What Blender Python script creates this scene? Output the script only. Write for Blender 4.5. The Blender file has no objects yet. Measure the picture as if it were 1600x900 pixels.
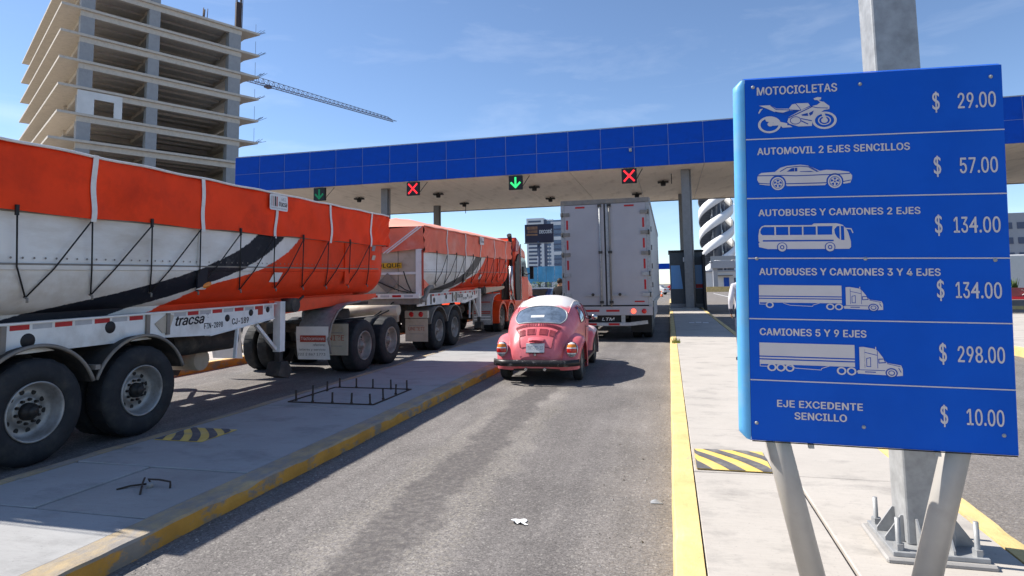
import bpy, bmesh, math, random
from mathutils import Vector, Matrix
random.seed(7)
D = bpy.data
SC = bpy.context.scene
COL = SC.collection
R = math.radians

# ------------------------------------------------------------------ camera
cam = D.cameras.new('camera'); camo = D.objects.new('camera', cam); COL.objects.link(camo)
cam.sensor_width = 36.0; cam.sensor_fit = 'HORIZONTAL'
cam.lens = 958.5 / 1600 * 36.0
cam.shift_y = -84.0 / 1600            # the picture is cut from the lower part of a taller frame
cam.clip_start = 0.05; cam.clip_end = 6000
EYE = 1.65
def _n(v): return Vector(v).normalized()
_Y = _n((1046 - 800, 443 - 366, 958.5)); _X = -_n((-2980 - 800, 511 - 366, 958.5))
_X = (_X - _Y * _X.dot(_Y)).normalized(); _Z = _X.cross(_Y)
if _Z.y > 0: _Z = -_Z
rows = (_X, _Y, _Z)
camo.matrix_world = Matrix(((rows[0][0], -rows[0][1], -rows[0][2], 0), (rows[1][0], -rows[1][1], -rows[1][2], 0),
                            (rows[2][0], -rows[2][1], -rows[2][2], EYE), (0, 0, 0, 1)))
SC.camera = camo

# ------------------------------------------------------------------ sky and sun
LIGHT = Vector((1.0, -0.07, -1.065)).normalized()          # the way the sunlight travels
SUN_EL = math.asin(-LIGHT.z); SUN_AZ = math.atan2(-LIGHT.x, -LIGHT.y)
world = D.worlds.new('World'); SC.world = world; world.use_nodes = True
wn = world.node_tree.nodes; wl = world.node_tree.links; wn.clear()
wout = wn.new('ShaderNodeOutputWorld'); wbg = wn.new('ShaderNodeBackground')
sky = wn.new('ShaderNodeTexSky'); sky.sky_type = 'NISHITA'; sky.sun_disc = False
sky.sun_elevation = SUN_EL; sky.sun_rotation = SUN_AZ
sky.altitude = 2100; sky.air_density = 1.0; sky.dust_density = 0.5; sky.ozone_density = 3.0
wbg.inputs['Strength'].default_value = 0.110
wtc = wn.new('ShaderNodeTexCoord'); wsep = wn.new('ShaderNodeSeparateXYZ'); wl.new(wtc.outputs['Generated'], wsep.inputs[0])
wmap = wn.new('ShaderNodeMapping'); wmap.inputs['Scale'].default_value = (1.5, 1.5, 7.0); wmap.inputs['Rotation'].default_value = (0.12, -0.16, 0.35)
wl.new(wtc.outputs['Generated'], wmap.inputs[0])
wno = wn.new('ShaderNodeTexNoise'); wno.inputs['Scale'].default_value = 2.3; wno.inputs['Detail'].default_value = 9; wno.inputs['Roughness'].default_value = 0.58
wno.inputs['Distortion'].default_value = 0.4
wl.new(wmap.outputs[0], wno.inputs['Vector'])
wramp = wn.new('ShaderNodeValToRGB'); wramp.color_ramp.elements[0].position = 0.50; wramp.color_ramp.elements[1].position = 0.86
wl.new(wno.outputs['Fac'], wramp.inputs[0])
wmul = wn.new('ShaderNodeMath'); wmul.operation = 'MULTIPLY'; wmul.inputs[1].default_value = 0.16; wl.new(wramp.outputs[0], wmul.inputs[0])
wmix = wn.new('ShaderNodeMixRGB'); wmix.inputs[2].default_value = (8.6, 8.9, 9.4, 1)
wl.new(wmul.outputs[0], wmix.inputs[0]); wl.new(sky.outputs[0], wmix.inputs[1])
wl.new(wmix.outputs[0], wbg.inputs['Color']); wl.new(wbg.outputs[0], wout.inputs[0])
sun = D.lights.new('sun', 'SUN'); suno = D.objects.new('sun', sun); COL.objects.link(suno)
sun.energy = 5.0; sun.angle = R(0.53); sun.color = (1.0, 0.955, 0.88)
suno.rotation_euler = LIGHT.to_track_quat('-Z', 'Y').to_euler(); suno.location = (-60, 0, 80)
vs = SC.view_settings
vs.view_transform = 'Standard'; vs.look = 'None'; vs.exposure = 0.76; vs.gamma = 1.0; vs.use_curve_mapping = False
SC.cycles.max_bounces = 6; SC.cycles.diffuse_bounces = 4; SC.cycles.glossy_bounces = 3
SC.cycles.transmission_bounces = 4; SC.cycles.transparent_max_bounces = 6; SC.cycles.caustics_reflective = False; SC.cycles.caustics_refractive = False
SC.cycles.sample_clamp_indirect = 4.0

# ------------------------------------------------------------------ materials
def mat(name, col, rough=0.6, metal=0.0, var=0.12, vscale=6.0, dirt_or_tone=None, damt=0.0, dscale=2.5, dlo=0.5, dhi=0.7,
        bump=0.0, bscale=40.0, stretch=(1, 1, 1), emit=None, estr=0.0, coat=0.0, spec=0.3, alpha=None):
    m = D.materials.new(name); m.use_nodes = True
    n, l = m.node_tree.nodes, m.node_tree.links
    b = n['Principled BSDF']
    b.inputs['Roughness'].default_value = rough; b.inputs['Metallic'].default_value = metal
    b.inputs['Specular IOR Level'].default_value = spec
    if coat: b.inputs['Coat Weight'].default_value = coat; b.inputs['Coat Roughness'].default_value = 0.12
    tc = n.new('ShaderNodeTexCoord'); mp = n.new('ShaderNodeMapping'); mp.inputs['Scale'].default_value = stretch
    l.new(tc.outputs['Object'], mp.inputs[0])
    no = n.new('ShaderNodeTexNoise'); no.inputs['Scale'].default_value = vscale; no.inputs['Detail'].default_value = 6; no.inputs['Roughness'].default_value = 0.6
    l.new(mp.outputs[0], no.inputs['Vector'])
    rr = n.new('ShaderNodeMapRange'); rr.inputs[3].default_value = 1 - var; rr.inputs[4].default_value = 1 + var
    rr.inputs[1].default_value = 0.25; rr.inputs[2].default_value = 0.75
    l.new(no.outputs['Fac'], rr.inputs[0])
    mu = n.new('ShaderNodeMixRGB'); mu.blend_type = 'MULTIPLY'; mu.inputs[0].default_value = 1.0
    mu.inputs[1].default_value = (*col, 1); l.new(rr.outputs[0], mu.inputs[2])
    last = mu.outputs[0]
    if dirt_or_tone:
        n2 = n.new('ShaderNodeTexNoise'); n2.inputs['Scale'].default_value = dscale; n2.inputs['Detail'].default_value = 8; n2.inputs['Roughness'].default_value = 0.65
        l.new(mp.outputs[0], n2.inputs['Vector'])
        r2 = n.new('ShaderNodeMapRange'); r2.inputs[1].default_value = dlo; r2.inputs[2].default_value = dhi; r2.inputs[3].default_value = 0; r2.inputs[4].default_value = damt
        l.new(n2.outputs['Fac'], r2.inputs[0])
        mx = n.new('ShaderNodeMixRGB'); mx.inputs[2].default_value = (*dirt_or_tone, 1); l.new(r2.outputs[0], mx.inputs[0]); l.new(last, mx.inputs[1]); last = mx.outputs[0]
    l.new(last, b.inputs['Base Color'])
    if bump:
        n3 = n.new('ShaderNodeTexNoise'); n3.inputs['Scale'].default_value = bscale; n3.inputs['Detail'].default_value = 4
        l.new(mp.outputs[0], n3.inputs['Vector'])
        bp = n.new('ShaderNodeBump'); bp.inputs['Strength'].default_value = bump; bp.inputs['Distance'].default_value = 0.01
        l.new(n3.outputs['Fac'], bp.inputs['Height']); l.new(bp.outputs[0], b.inputs['Normal'])
    if emit:
        b.inputs['Emission Color'].default_value = (*emit, 1); b.inputs['Emission Strength'].default_value = estr
    return m

def nodes_of(m): return m.node_tree.nodes, m.node_tree.links, m.node_tree.nodes['Principled BSDF']

M = {}
M['soil'] = mat('dry_ground', (0.17, 0.155, 0.135), 0.95, var=0.25, vscale=0.15)
# asphalt: aggregate, patches, an oily strip down each lane
def asphalt():
    m = D.materials.new('asphalt'); m.use_nodes = True
    n, l, b = nodes_of(m); b.inputs['Roughness'].default_value = 0.85; b.inputs['Specular IOR Level'].default_value = 0.3
    tc = n.new('ShaderNodeTexCoord'); P = tc.outputs['Object']
    def noise(scale, detail=5, rough=0.6, stretch=None):
        t = n.new('ShaderNodeTexNoise'); t.inputs['Scale'].default_value = scale; t.inputs['Detail'].default_value = detail; t.inputs['Roughness'].default_value = rough
        if stretch:
            mp = n.new('ShaderNodeMapping'); mp.inputs['Scale'].default_value = stretch; l.new(P, mp.inputs[0]); l.new(mp.outputs[0], t.inputs['Vector'])
        else: l.new(P, t.inputs['Vector'])
        return t.outputs['Fac']
    def ramp(x, a, b_, c, d):
        r = n.new('ShaderNodeMapRange'); r.inputs[1].default_value = a; r.inputs[2].default_value = b_; r.inputs[3].default_value = c; r.inputs[4].default_value = d
        l.new(x, r.inputs[0]); return r.outputs[0]
    def math_(op, x, y):
        q = n.new('ShaderNodeMath'); q.operation = op
        for i, v in enumerate((x, y)):
            if isinstance(v, (int, float)): q.inputs[i].default_value = v
            else: l.new(v, q.inputs[i])
        return q.outputs[0]
    grain = ramp(noise(95, 3, 0.7), 0.3, 0.7, 0.50, 1.50)
    vo = n.new('ShaderNodeTexVoronoi'); vo.inputs['Scale'].default_value = 70; l.new(P, vo.inputs['Vector'])
    sep = n.new('ShaderNodeSeparateColor'); l.new(vo.outputs['Color'], sep.inputs[0])
    stones = ramp(sep.outputs[0], 0.0, 1.0, 0.72, 1.28)
    light = ramp(sep.outputs[1], 0.93, 0.97, 0.0, 0.30)
    patch = ramp(noise(0.9, 6, 0.6), 0.3, 0.7, 0.80, 1.20)
    streak = ramp(noise(2.2, 5, 0.6, (2.2, 0.22, 1)), 0.3, 0.7, 0.84, 1.16)
    v = math_('MULTIPLY', math_('MULTIPLY', grain, stones), math_('MULTIPLY', patch, streak))
    base = n.new('ShaderNodeMixRGB'); base.blend_type = 'MULTIPLY'; base.inputs[0].default_value = 1; base.inputs[1].default_value = (0.160, 0.146, 0.137, 1); l.new(v, base.inputs[2])
    # light stones
    ls = n.new('ShaderNodeMixRGB'); ls.inputs[2].default_value = (0.5, 0.47, 0.42, 1); l.new(light, ls.inputs[0]); l.new(base.outputs[0], ls.inputs[1])
    # oil strip near x = -1.9 and similar strips in the neighbour lanes
    sx = n.new('ShaderNodeSeparateXYZ'); l.new(P, sx.inputs[0])
    wob = math_('MULTIPLY', math_('SUBTRACT', noise(1.3, 6, 0.7), 0.5), 0.75)
    wob2 = math_('MULTIPLY', math_('SUBTRACT', noise(9, 5, 0.7), 0.5), 0.28)
    xx = math_('ADD', math_('ADD', sx.outputs[0], wob), math_('ADD', wob2, math_('MULTIPLY', sx.outputs[1], 0.03)))
    def strip(c, w, amt):
        dd = math_('ABSOLUTE', math_('SUBTRACT', xx, c), 0)
        return ramp(dd, w, w + 0.10, amt, 0.0)
    f = math_('MAXIMUM', math_('MAXIMUM', strip(-1.76, 0.17, 0.95), strip(-0.85, 0.30, 0.30)), math_('MAXIMUM', strip(-2.75, 0.22, 0.16), strip(-7.3, 0.3, 0.45)))
    fringe = math_('SUBTRACT', strip(-1.74, 0.42, 0.45), 0.0)
    fr = n.new('ShaderNodeMixRGB'); fr.inputs[2].default_value = (0.33, 0.295, 0.24, 1); l.new(math_('MULTIPLY', fringe, ramp(noise(30, 4, 0.7), 0.46, 0.62, 0, 1)), fr.inputs[0]); l.new(ls.outputs[0], fr.inputs[1])
    oil = n.new('ShaderNodeMixRGB'); oil.inputs[2].default_value = (0.088, 0.079, 0.077, 1); l.new(math_('MULTIPLY', f, ramp(noise(16, 6, 0.75), 0.36, 0.60, 0.25, 1.0)), oil.inputs[0]); l.new(fr.outputs[0], oil.inputs[1])
    # hairline cracks
    vc = n.new('ShaderNodeTexVoronoi'); vc.feature = 'DISTANCE_TO_EDGE'; vc.inputs['Scale'].default_value = 0.42
    mpc = n.new('ShaderNodeMapping'); mpc.inputs['Scale'].default_value = (1.5, 0.6, 1); dn = n.new('ShaderNodeTexNoise'); dn.inputs['Scale'].default_value = 2.2; dn.inputs['Detail'].default_value = 6; l.new(P, dn.inputs['Vector'])
    mxv = n.new('ShaderNodeMixRGB'); mxv.blend_type = 'ADD'; mxv.inputs[0].default_value = 0.55; l.new(P, mxv.inputs[1]); l.new(dn.outputs['Color'], mxv.inputs[2]); l.new(mxv.outputs[0], mpc.inputs[0]); l.new(mpc.outputs[0], vc.inputs['Vector'])
    ck = math_('MULTIPLY', ramp(vc.outputs['Distance'], 0.002, 0.006, 0.0, 0.0), ramp(noise(0.55, 3, 0.5), 0.46, 0.56, 0.0, 1.0))
    cko = n.new('ShaderNodeMixRGB'); cko.inputs[2].default_value = (0.035, 0.032, 0.03, 1); l.new(ck, cko.inputs[0]); l.new(oil.outputs[0], cko.inputs[1]); oil = cko
    # grit gathered along the right hand kerb
    g = math_('MULTIPLY', ramp(xx, -0.55, -0.05, 0.0, 0.5), ramp(noise(40, 4, 0.75), 0.42, 0.62, 0, 1))
    gr = n.new('ShaderNodeMixRGB'); gr.inputs[2].default_value = (0.25, 0.21, 0.17, 1); l.new(g, gr.inputs[0]); l.new(oil.outputs[0], gr.inputs[1])
    l.new(gr.outputs[0], b.inputs['Base Color'])
    bp = n.new('ShaderNodeBump'); bp.inputs['Strength'].default_value = 0.55; bp.inputs['Distance'].default_value = 0.006
    l.new(math_('ADD', noise(110, 3, 0.7), sep.outputs[2]), bp.inputs['Height']); l.new(bp.outputs[0], b.inputs['Normal'])
    return m
M['asphalt'] = asphalt()

def concrete(name, col, dark, broom=True, amt=0.5):
    m = D.materials.new(name); m.use_nodes = True
    n, l, b = nodes_of(m); b.inputs['Roughness'].default_value = 0.9; b.inputs['Specular IOR Level'].default_value = 0.25
    tc = n.new('ShaderNodeTexCoord'); geo = n.new('ShaderNodeNewGeometry'); P = geo.outputs['Position']
    def noise(scale, detail=6, stretch=(1, 1, 1), rough=0.6):
        mp = n.new('ShaderNodeMapping'); mp.inputs['Scale'].default_value = stretch; l.new(P, mp.inputs[0])
        t = n.new('ShaderNodeTexNoise'); t.inputs['Scale'].default_value = scale; t.inputs['Detail'].default_value = detail; t.inputs['Roughness'].default_value = rough
        l.new(mp.outputs[0], t.inputs['Vector']); return t.outputs['Fac']
    def ramp(x, a, b_, c, d):
        r = n.new('ShaderNodeMapRange'); r.inputs[1].default_value = a; r.inputs[2].default_value = b_; r.inputs[3].default_value = c; r.inputs[4].default_value = d
        l.new(x, r.inputs[0]); return r.outputs[0]
    def mix(f, a, c, mode='MIX'):
        x = n.new('ShaderNodeMixRGB'); x.blend_type = mode
        for i, v in ((0, f), (1, a), (2, c)):
            if isinstance(v, float): x.inputs[i].default_value = v
            elif isinstance(v, tuple): x.inputs[i].default_value = (*v, 1)
            else: l.new(v, x.inputs[i])
        return x.outputs[0]
    c = mix(ramp(noise(1.6), 0.35, 0.7, 0, 0.55), col, tuple(x * 0.80 for x in col))
    c = mix(ramp(noise(2.2, 9, (0.8, 1.3, 1), 0.68), 0.52, 0.74, 0, amt), c, dark)
    if broom:
        br = noise(14, 4, (0.5, 9, 1), 0.7)
        c = mix(1.0, c, ramp(br, 0.3, 0.7, 0.94, 1.06), 'MULTIPLY')
    c = mix(ramp(noise(60, 3), 0.62, 0.72, 0, 0.5), c, dark)
    l.new(c, b.inputs['Base Color'])
    bp = n.new('ShaderNodeBump'); bp.inputs['Strength'].default_value = 0.35; bp.inputs['Distance'].default_value = 0.006
    l.new(noise(14, 4, (0.25, 7, 1), 0.7) if broom else noise(40, 5), bp.inputs['Height']); l.new(bp.outputs[0], b.inputs['Normal'])
    return m
M['slab_warm'] = concrete('island_concrete', (0.45, 0.412, 0.37), (0.22, 0.205, 0.19), amt=0.85)
M['slab_grey'] = concrete('island_concrete_smooth', (0.34, 0.325, 0.31), (0.19, 0.18, 0.175), amt=0.6)
M['slab_cool'] = concrete('shade_toned_island_concrete', (0.35, 0.345, 0.34), (0.19, 0.185, 0.18), amt=0.7)  # darker, cooler copy of the island concrete; the trucks' shade is in its colour
M['raw'] = concrete('raw_building_concrete', (0.62, 0.555, 0.475), (0.38, 0.34, 0.29), broom=False, amt=0.6)
M['raw_grey'] = concrete('raw_column_concrete', (0.36, 0.36, 0.365), (0.24, 0.24, 0.245), broom=False, amt=0.5)
M['joint'] = mat('joint_dirt', (0.09, 0.08, 0.07), 0.95)

def kerb_paint(name, yellow, worn, lo, hi):
    m = D.materials.new(name); m.use_nodes = True
    n, l, b = nodes_of(m); b.inputs['Roughness'].default_value = 0.8
    geo = n.new('ShaderNodeNewGeometry')
    def noise(scale, detail, rough, st=(1, 1, 1)):
        mp = n.new('ShaderNodeMapping'); mp.inputs['Scale'].default_value = st; l.new(geo.outputs['Position'], mp.inputs[0])
        t = n.new('ShaderNodeTexNoise'); t.inputs['Scale'].default_value = scale; t.inputs['Detail'].default_value = detail; t.inputs['Roughness'].default_value = rough
        l.new(mp.outputs[0], t.inputs['Vector']); return t.outputs['Fac']
    r = n.new('ShaderNodeMapRange'); r.inputs[1].default_value = lo; r.inputs[2].default_value = hi; l.new(noise(6, 9, 0.72, (1, 0.5, 1)), r.inputs[0])
    x = n.new('ShaderNodeMixRGB'); x.inputs[1].default_value = (*yellow, 1); x.inputs[2].default_value = (*worn, 1); l.new(r.outputs[0], x.inputs[0])
    r2 = n.new('ShaderNodeMapRange'); r2.inputs[1].default_value = 0.3; r2.inputs[2].default_value = 0.7; r2.inputs[3].default_value = 0.78; r2.inputs[4].default_value = 1.15; l.new(noise(3.0, 8, 0.65), r2.inputs[0])
    y = n.new('ShaderNodeMixRGB'); y.blend_type = 'MULTIPLY'; y.inputs[0].default_value = 1; l.new(x.outputs[0], y.inputs[1]); l.new(r2.outputs[0], y.inputs[2])
    l.new(y.outputs[0], b.inputs['Base Color'])
    bp = n.new('ShaderNodeBump'); bp.inputs['Strength'].default_value = 0.6; bp.inputs['Distance'].default_value = 0.012; l.new(noise(22, 7, 0.7), bp.inputs['Height']); l.new(bp.outputs[0], b.inputs['Normal'])
    return m
M['kerb_old'] = kerb_paint('worn_yellow_kerb', (0.50, 0.25, 0.035), (0.21, 0.185, 0.155), 0.51, 0.60)
M['kerb_top_old'] = kerb_paint('worn_kerb_top', (0.40, 0.30, 0.17), (0.25, 0.225, 0.20), 0.40, 0.58)
M['kerb_new'] = kerb_paint('fresh_yellow_kerb', (0.67, 0.49, 0.205), (0.40, 0.33, 0.25), 0.58, 0.75)
M['yellow_paint'] = mat('yellow_road_paint', (0.72, 0.50, 0.13), 0.8, var=0.15, dirt_or_tone=(0.45, 0.38, 0.28), damt=0.6, dscale=5)
M['black_paint'] = mat('black_road_paint', (0.11, 0.105, 0.11), 0.8, var=0.2, dirt_or_tone=(0.3, 0.28, 0.25), damt=0.5, dscale=7)
M['steel_galv'] = mat('galvanised_steel', (0.36, 0.365, 0.37), 0.55, 0.35, var=0.22, vscale=14, dirt_or_tone=(0.22, 0.22, 0.22), damt=0.5, dscale=9)
M['steel_dark'] = mat('dark_rusty_steel', (0.055, 0.042, 0.035), 0.8, 0.2, var=0.3, vscale=30)
M['leg_paint'] = mat('grey_beige_painted_steel', (0.40, 0.375, 0.345), 0.45, 0.1, var=0.12, dirt_or_tone=(0.25, 0.22, 0.19), damt=0.5, dscale=6)
M['sign_blue'] = mat('blue_sign_face', (0.001, 0.088, 0.52), 0.42, var=0.13, vscale=1.7, spec=0.14, dirt_or_tone=(0.008, 0.12, 0.60), damt=0.6, dscale=1.1, dlo=0.45, dhi=0.75, bump=0.02, bscale=3)
M['sign_edge'] = mat('light_blue_sign_edge', (0.11, 0.37, 0.66), 0.45, var=0.1, dirt_or_tone=(0.30, 0.38, 0.42), damt=0.35, dscale=8)
M['sign_white'] = mat('sign_vinyl', (0.62, 0.57, 0.57), 0.5, var=0.05)
M['sign_line'] = mat('sign_dark_line', (0.003, 0.06, 0.36), 0.4, var=0.05)
M['fascia'] = mat('blue_fascia_panel', (0.001, 0.066, 0.46), 0.45, var=0.09, vscale=1.3, spec=0.12, dirt_or_tone=(0.004, 0.045, 0.28), damt=0.6, dscale=0.8)
M['fascia_gap'] = mat('fascia_joint', (0.17, 0.24, 0.50), 0.6)
M['soffit'] = mat('beige_soffit_panel', (0.78, 0.70, 0.60), 0.6, var=0.10, vscale=0.6, stretch=(1, 0.3, 1), dirt_or_tone=(0.42, 0.36, 0.29), damt=0.6, dscale=1.1)
M['col_grey'] = mat('grey_painted_column', (0.20, 0.205, 0.215), 0.45, 0.2, var=0.12)
M['booth_grey'] = mat('dark_grey_booth_cladding', (0.055, 0.066, 0.078), 0.4, var=0.12)
M['booth_blue'] = mat('light_blue_booth_window', (0.10, 0.26, 0.52), 0.2, var=0.06, vscale=2)
M['black'] = mat('black_plastic', (0.014, 0.014, 0.016), 0.5, var=0.2)
M['led_off'] = mat('signal_face', (0.012, 0.014, 0.016), 0.35)
M['led_red'] = mat('red_led', (0.5, 0.01, 0.02), 0.5, emit=(1.0, 0.025, 0.035), estr=0.95)
M['led_green'] = mat('green_led', (0.02, 0.4, 0.1), 0.5, emit=(0.04, 0.85, 0.22), estr=0.75)
M['led_dim'] = mat('dim_green_led', (0.01, 0.25, 0.10), 0.5, emit=(0.01, 0.5, 0.16), estr=0.05)
M['tarp'] = mat('orange_tarpaulin', (0.87, 0.059, 0.015), 0.6, var=0.15, vscale=1.6, spec=0.12, bump=0.6, bscale=3.2, dirt_or_tone=(0.50, 0.030, 0.012), damt=0.5, dscale=2.0)
M['tarp_faded'] = mat('faded_orange_tarpaulin', (0.80, 0.185, 0.115), 0.6, var=0.16, vscale=1.6, spec=0.15, bump=0.9, bscale=3.2, dirt_or_tone=(0.85, 0.38, 0.30), damt=0.7, dscale=1.2)
M['tarp_top'] = mat('sunlit_faded_tarpaulin', (0.78, 0.33, 0.24), 0.6, var=0.12, vscale=1.6, bump=0.5, bscale=2.5)  # faded pink, with the sunlight on the tops also put into the colour
M['webbing'] = mat('white_webbing', (0.72, 0.70, 0.68), 0.7, var=0.1, vscale=20)
M['cord'] = mat('black_elastic_cord', (0.02, 0.02, 0.02), 0.7)
M['truck_white'] = mat('dirty_white_paint', (0.76, 0.75, 0.73), 0.45, var=0.07, dirt_or_tone=(0.38, 0.33, 0.27), damt=0.55, dscale=1.6, bump=0.03, bscale=12)
M['truck_grey'] = mat('grey_dusty_metal', (0.22, 0.20, 0.18), 0.6, 0.2, var=0.25, vscale=5, dirt_or_tone=(0.30, 0.24, 0.17), damt=0.7, dscale=3)
M['truck_cream'] = mat('dusty_cream_metal', (0.50, 0.43, 0.34), 0.65, var=0.15, dirt_or_tone=(0.27, 0.21, 0.15), damt=0.7, dscale=3)
M['chassis'] = mat('dusty_black_chassis', (0.045, 0.042, 0.04), 0.75, var=0.3, dirt_or_tone=(0.16, 0.13, 0.10), damt=0.6, dscale=4)
M['orange'] = mat('orange_truck_paint', (0.74, 0.060, 0.010), 0.35, var=0.08, coat=0.2, dirt_or_tone=(0.35, 0.06, 0.02), damt=0.4, dscale=2.5)
M['orange_dark'] = mat('dark_red_truck_paint', (0.33, 0.015, 0.010), 0.35, var=0.08, coat=0.4)
M['rubber'] = mat('tyre_rubber', (0.022, 0.024, 0.028), 0.75, var=0.25, vscale=9, dirt_or_tone=(0.07, 0.065, 0.058), damt=0.5, dscale=5)
M['rim_alu'] = mat('aluminium_rim', (0.36, 0.355, 0.35), 0.5, 0.45, var=0.2, vscale=7, dirt_or_tone=(0.17, 0.15, 0.13), damt=0.8, dscale=5, dlo=0.42)
M['rim_dust'] = mat('dusty_steel_rim', (0.33, 0.30, 0.27), 0.6, 0.3, var=0.25, vscale=7, dirt_or_tone=(0.16, 0.12, 0.09), damt=0.7, dscale=5)
M['hub'] = mat('greasy_hub', (0.035, 0.033, 0.032), 0.5, 0.4, var=0.3)
M['red_tape'] = mat('red_reflective_tape', (0.42, 0.012, 0.016), 0.4, var=0.15, vscale=12)
M['white_tape'] = mat('grey_reflective_tape', (0.42, 0.42, 0.44), 0.4, var=0.12, vscale=12)
M['amber'] = mat('amber_lens', (0.75, 0.22, 0.02), 0.25, coat=0.5)
M['red_lens'] = mat('red_lens', (0.55, 0.015, 0.015), 0.2, coat=0.6)
M['red_lit'] = mat('lit_red_lamp', (0.7, 0.03, 0.02), 0.3, emit=(1.0, 0.10, 0.06), estr=1.6)
M['clear_lens'] = mat('clear_lens', (0.78, 0.76, 0.74), 0.2, coat=0.6)
M['bumper_black'] = mat('worn_black_bumper', (0.025, 0.023, 0.024), 0.4, 0.2, var=0.3, vscale=20, dirt_or_tone=(0.34, 0.31, 0.29), damt=0.8, dscale=9, dlo=0.55, dhi=0.68)
M['chrome'] = mat('pitted_chrome', (0.55, 0.55, 0.56), 0.22, 0.95, var=0.2, vscale=18, dirt_or_tone=(0.10, 0.085, 0.07), damt=0.8, dscale=7, dlo=0.46)
M['ink'] = mat('black_lettering', (0.016, 0.016, 0.018), 0.6)
M['ink_red'] = mat('red_lettering', (0.38, 0.05, 0.03), 0.6, var=0.2, vscale=30)
M['ink_grey'] = mat('grey_lettering', (0.24, 0.24, 0.26), 0.6)
M['plate_white'] = mat('white_plate', (0.70, 0.70, 0.70), 0.5, var=0.06)
M['sign_yellow'] = mat('yellow_strip', (0.62, 0.36, 0.02), 0.5, var=0.15)
M['white_box'] = mat('white_trailer_paint', (0.37, 0.355, 0.375), 0.45, var=0.08, vscale=1.2, dirt_or_tone=(0.36, 0.335, 0.335), damt=0.5, dscale=1.4, bump=0.02, bscale=2)
M['beetle_top'] = None
M['glass_dark'] = mat('dark_window_glass', (0.02, 0.026, 0.032), 0.06, var=0.05, spec=0.9, coat=0.5)
M['glass_sky'] = mat('painted_sky_car_glass', (0.26, 0.32, 0.38), 0.04, 0.55, var=0.35, vscale=7, spec=1.0, coat=0.5, dirt_or_tone=(0.03, 0.04, 0.05), damt=0.75, dscale=4)  # pale base and dark mottling paint a cloudy sky reflection into the glass
M['skin'] = mat('skin', (0.33, 0.19, 0.12), 0.6)
M['hair'] = mat('dark_hair', (0.015, 0.012, 0.010), 0.7)
M['shirt'] = mat('white_grey_shirt', (0.55, 0.54, 0.58), 0.85, var=0.2, vscale=9)
M['jeans'] = mat('navy_trousers', (0.035, 0.042, 0.075), 0.85, var=0.3, vscale=12)
M['dark_cloth'] = mat('black_clothes', (0.012, 0.012, 0.014), 0.85)
M['leaf'] = mat('leaf_green', (0.085, 0.13, 0.03), 0.7, var=0.35, vscale=3)
M['weed'] = mat('dry_weed_green', (0.24, 0.26, 0.06), 0.8, var=0.3, vscale=9)
M['bark'] = mat('bark', (0.12, 0.09, 0.06), 0.9)
M['crane'] = mat('crane_steel', (0.13, 0.125, 0.17), 0.6, 0.2)
M['tower_white'] = mat('far_white_cladding', (0.68, 0.68, 0.69), 0.6, var=0.05, vscale=0.1)
M['tower_glass'] = mat('far_blue_glass', (0.09, 0.13, 0.21), 0.25, 0.2, var=0.35, vscale=0.12, spec=0.8)
M['tower_dark'] = mat('far_dark_cladding', (0.09, 0.11, 0.17), 0.5, var=0.1)
M['stair_grey'] = mat('stair_grey_steel', (0.17, 0.185, 0.22), 0.6, 0.2)
M['spiral_white'] = mat('white_helix_panel', (0.74, 0.74, 0.75), 0.5, var=0.04)
M['wall_white'] = mat('white_render', (0.72, 0.71, 0.69), 0.8, var=0.08, vscale=0.7)
M['wall_grey'] = mat('grey_render', (0.36, 0.37, 0.40), 0.8, var=0.08, vscale=0.5)
M['door_blue'] = mat('blue_door_paint', (0.01, 0.08, 0.42), 0.5)
M['hoard_blue'] = mat('printed_blue_hoarding', (0.10, 0.36, 0.58), 0.6, var=0.35, vscale=0.5, dirt_or_tone=(0.32, 0.55, 0.68), damt=0.8, dscale=0.35, stretch=(1, 1, 0.6))
M['car_blue'] = mat('blue_car_paint', (0.05, 0.10, 0.26), 0.3, coat=0.6, var=0.05)
M['car_white'] = mat('white_car_paint', (0.62, 0.62, 0.62), 0.3, coat=0.6, var=0.05)
M['car_red'] = mat('red_car_paint', (0.40, 0.02, 0.02), 0.3, coat=0.6, var=0.05)
M['cone_orange'] = mat('cone_orange', (0.75, 0.12, 0.02), 0.6)
M['paper'] = mat('white_paper', (0.85, 0.86, 0.86), 0.7)
M['bill_dark'] = mat('billboard_print', (0.035, 0.032, 0.055), 0.6, var=0.2, vscale=0.4)
M['bill_brown'] = mat('billboard_warm_print', (0.30, 0.16, 0.09), 0.6, var=0.5, vscale=0.6, dirt_or_tone=(0.06, 0.03, 0.05), damt=0.8, dscale=0.5)
M['rebar'] = mat('rebar', (0.07, 0.05, 0.045), 0.8)

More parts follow.
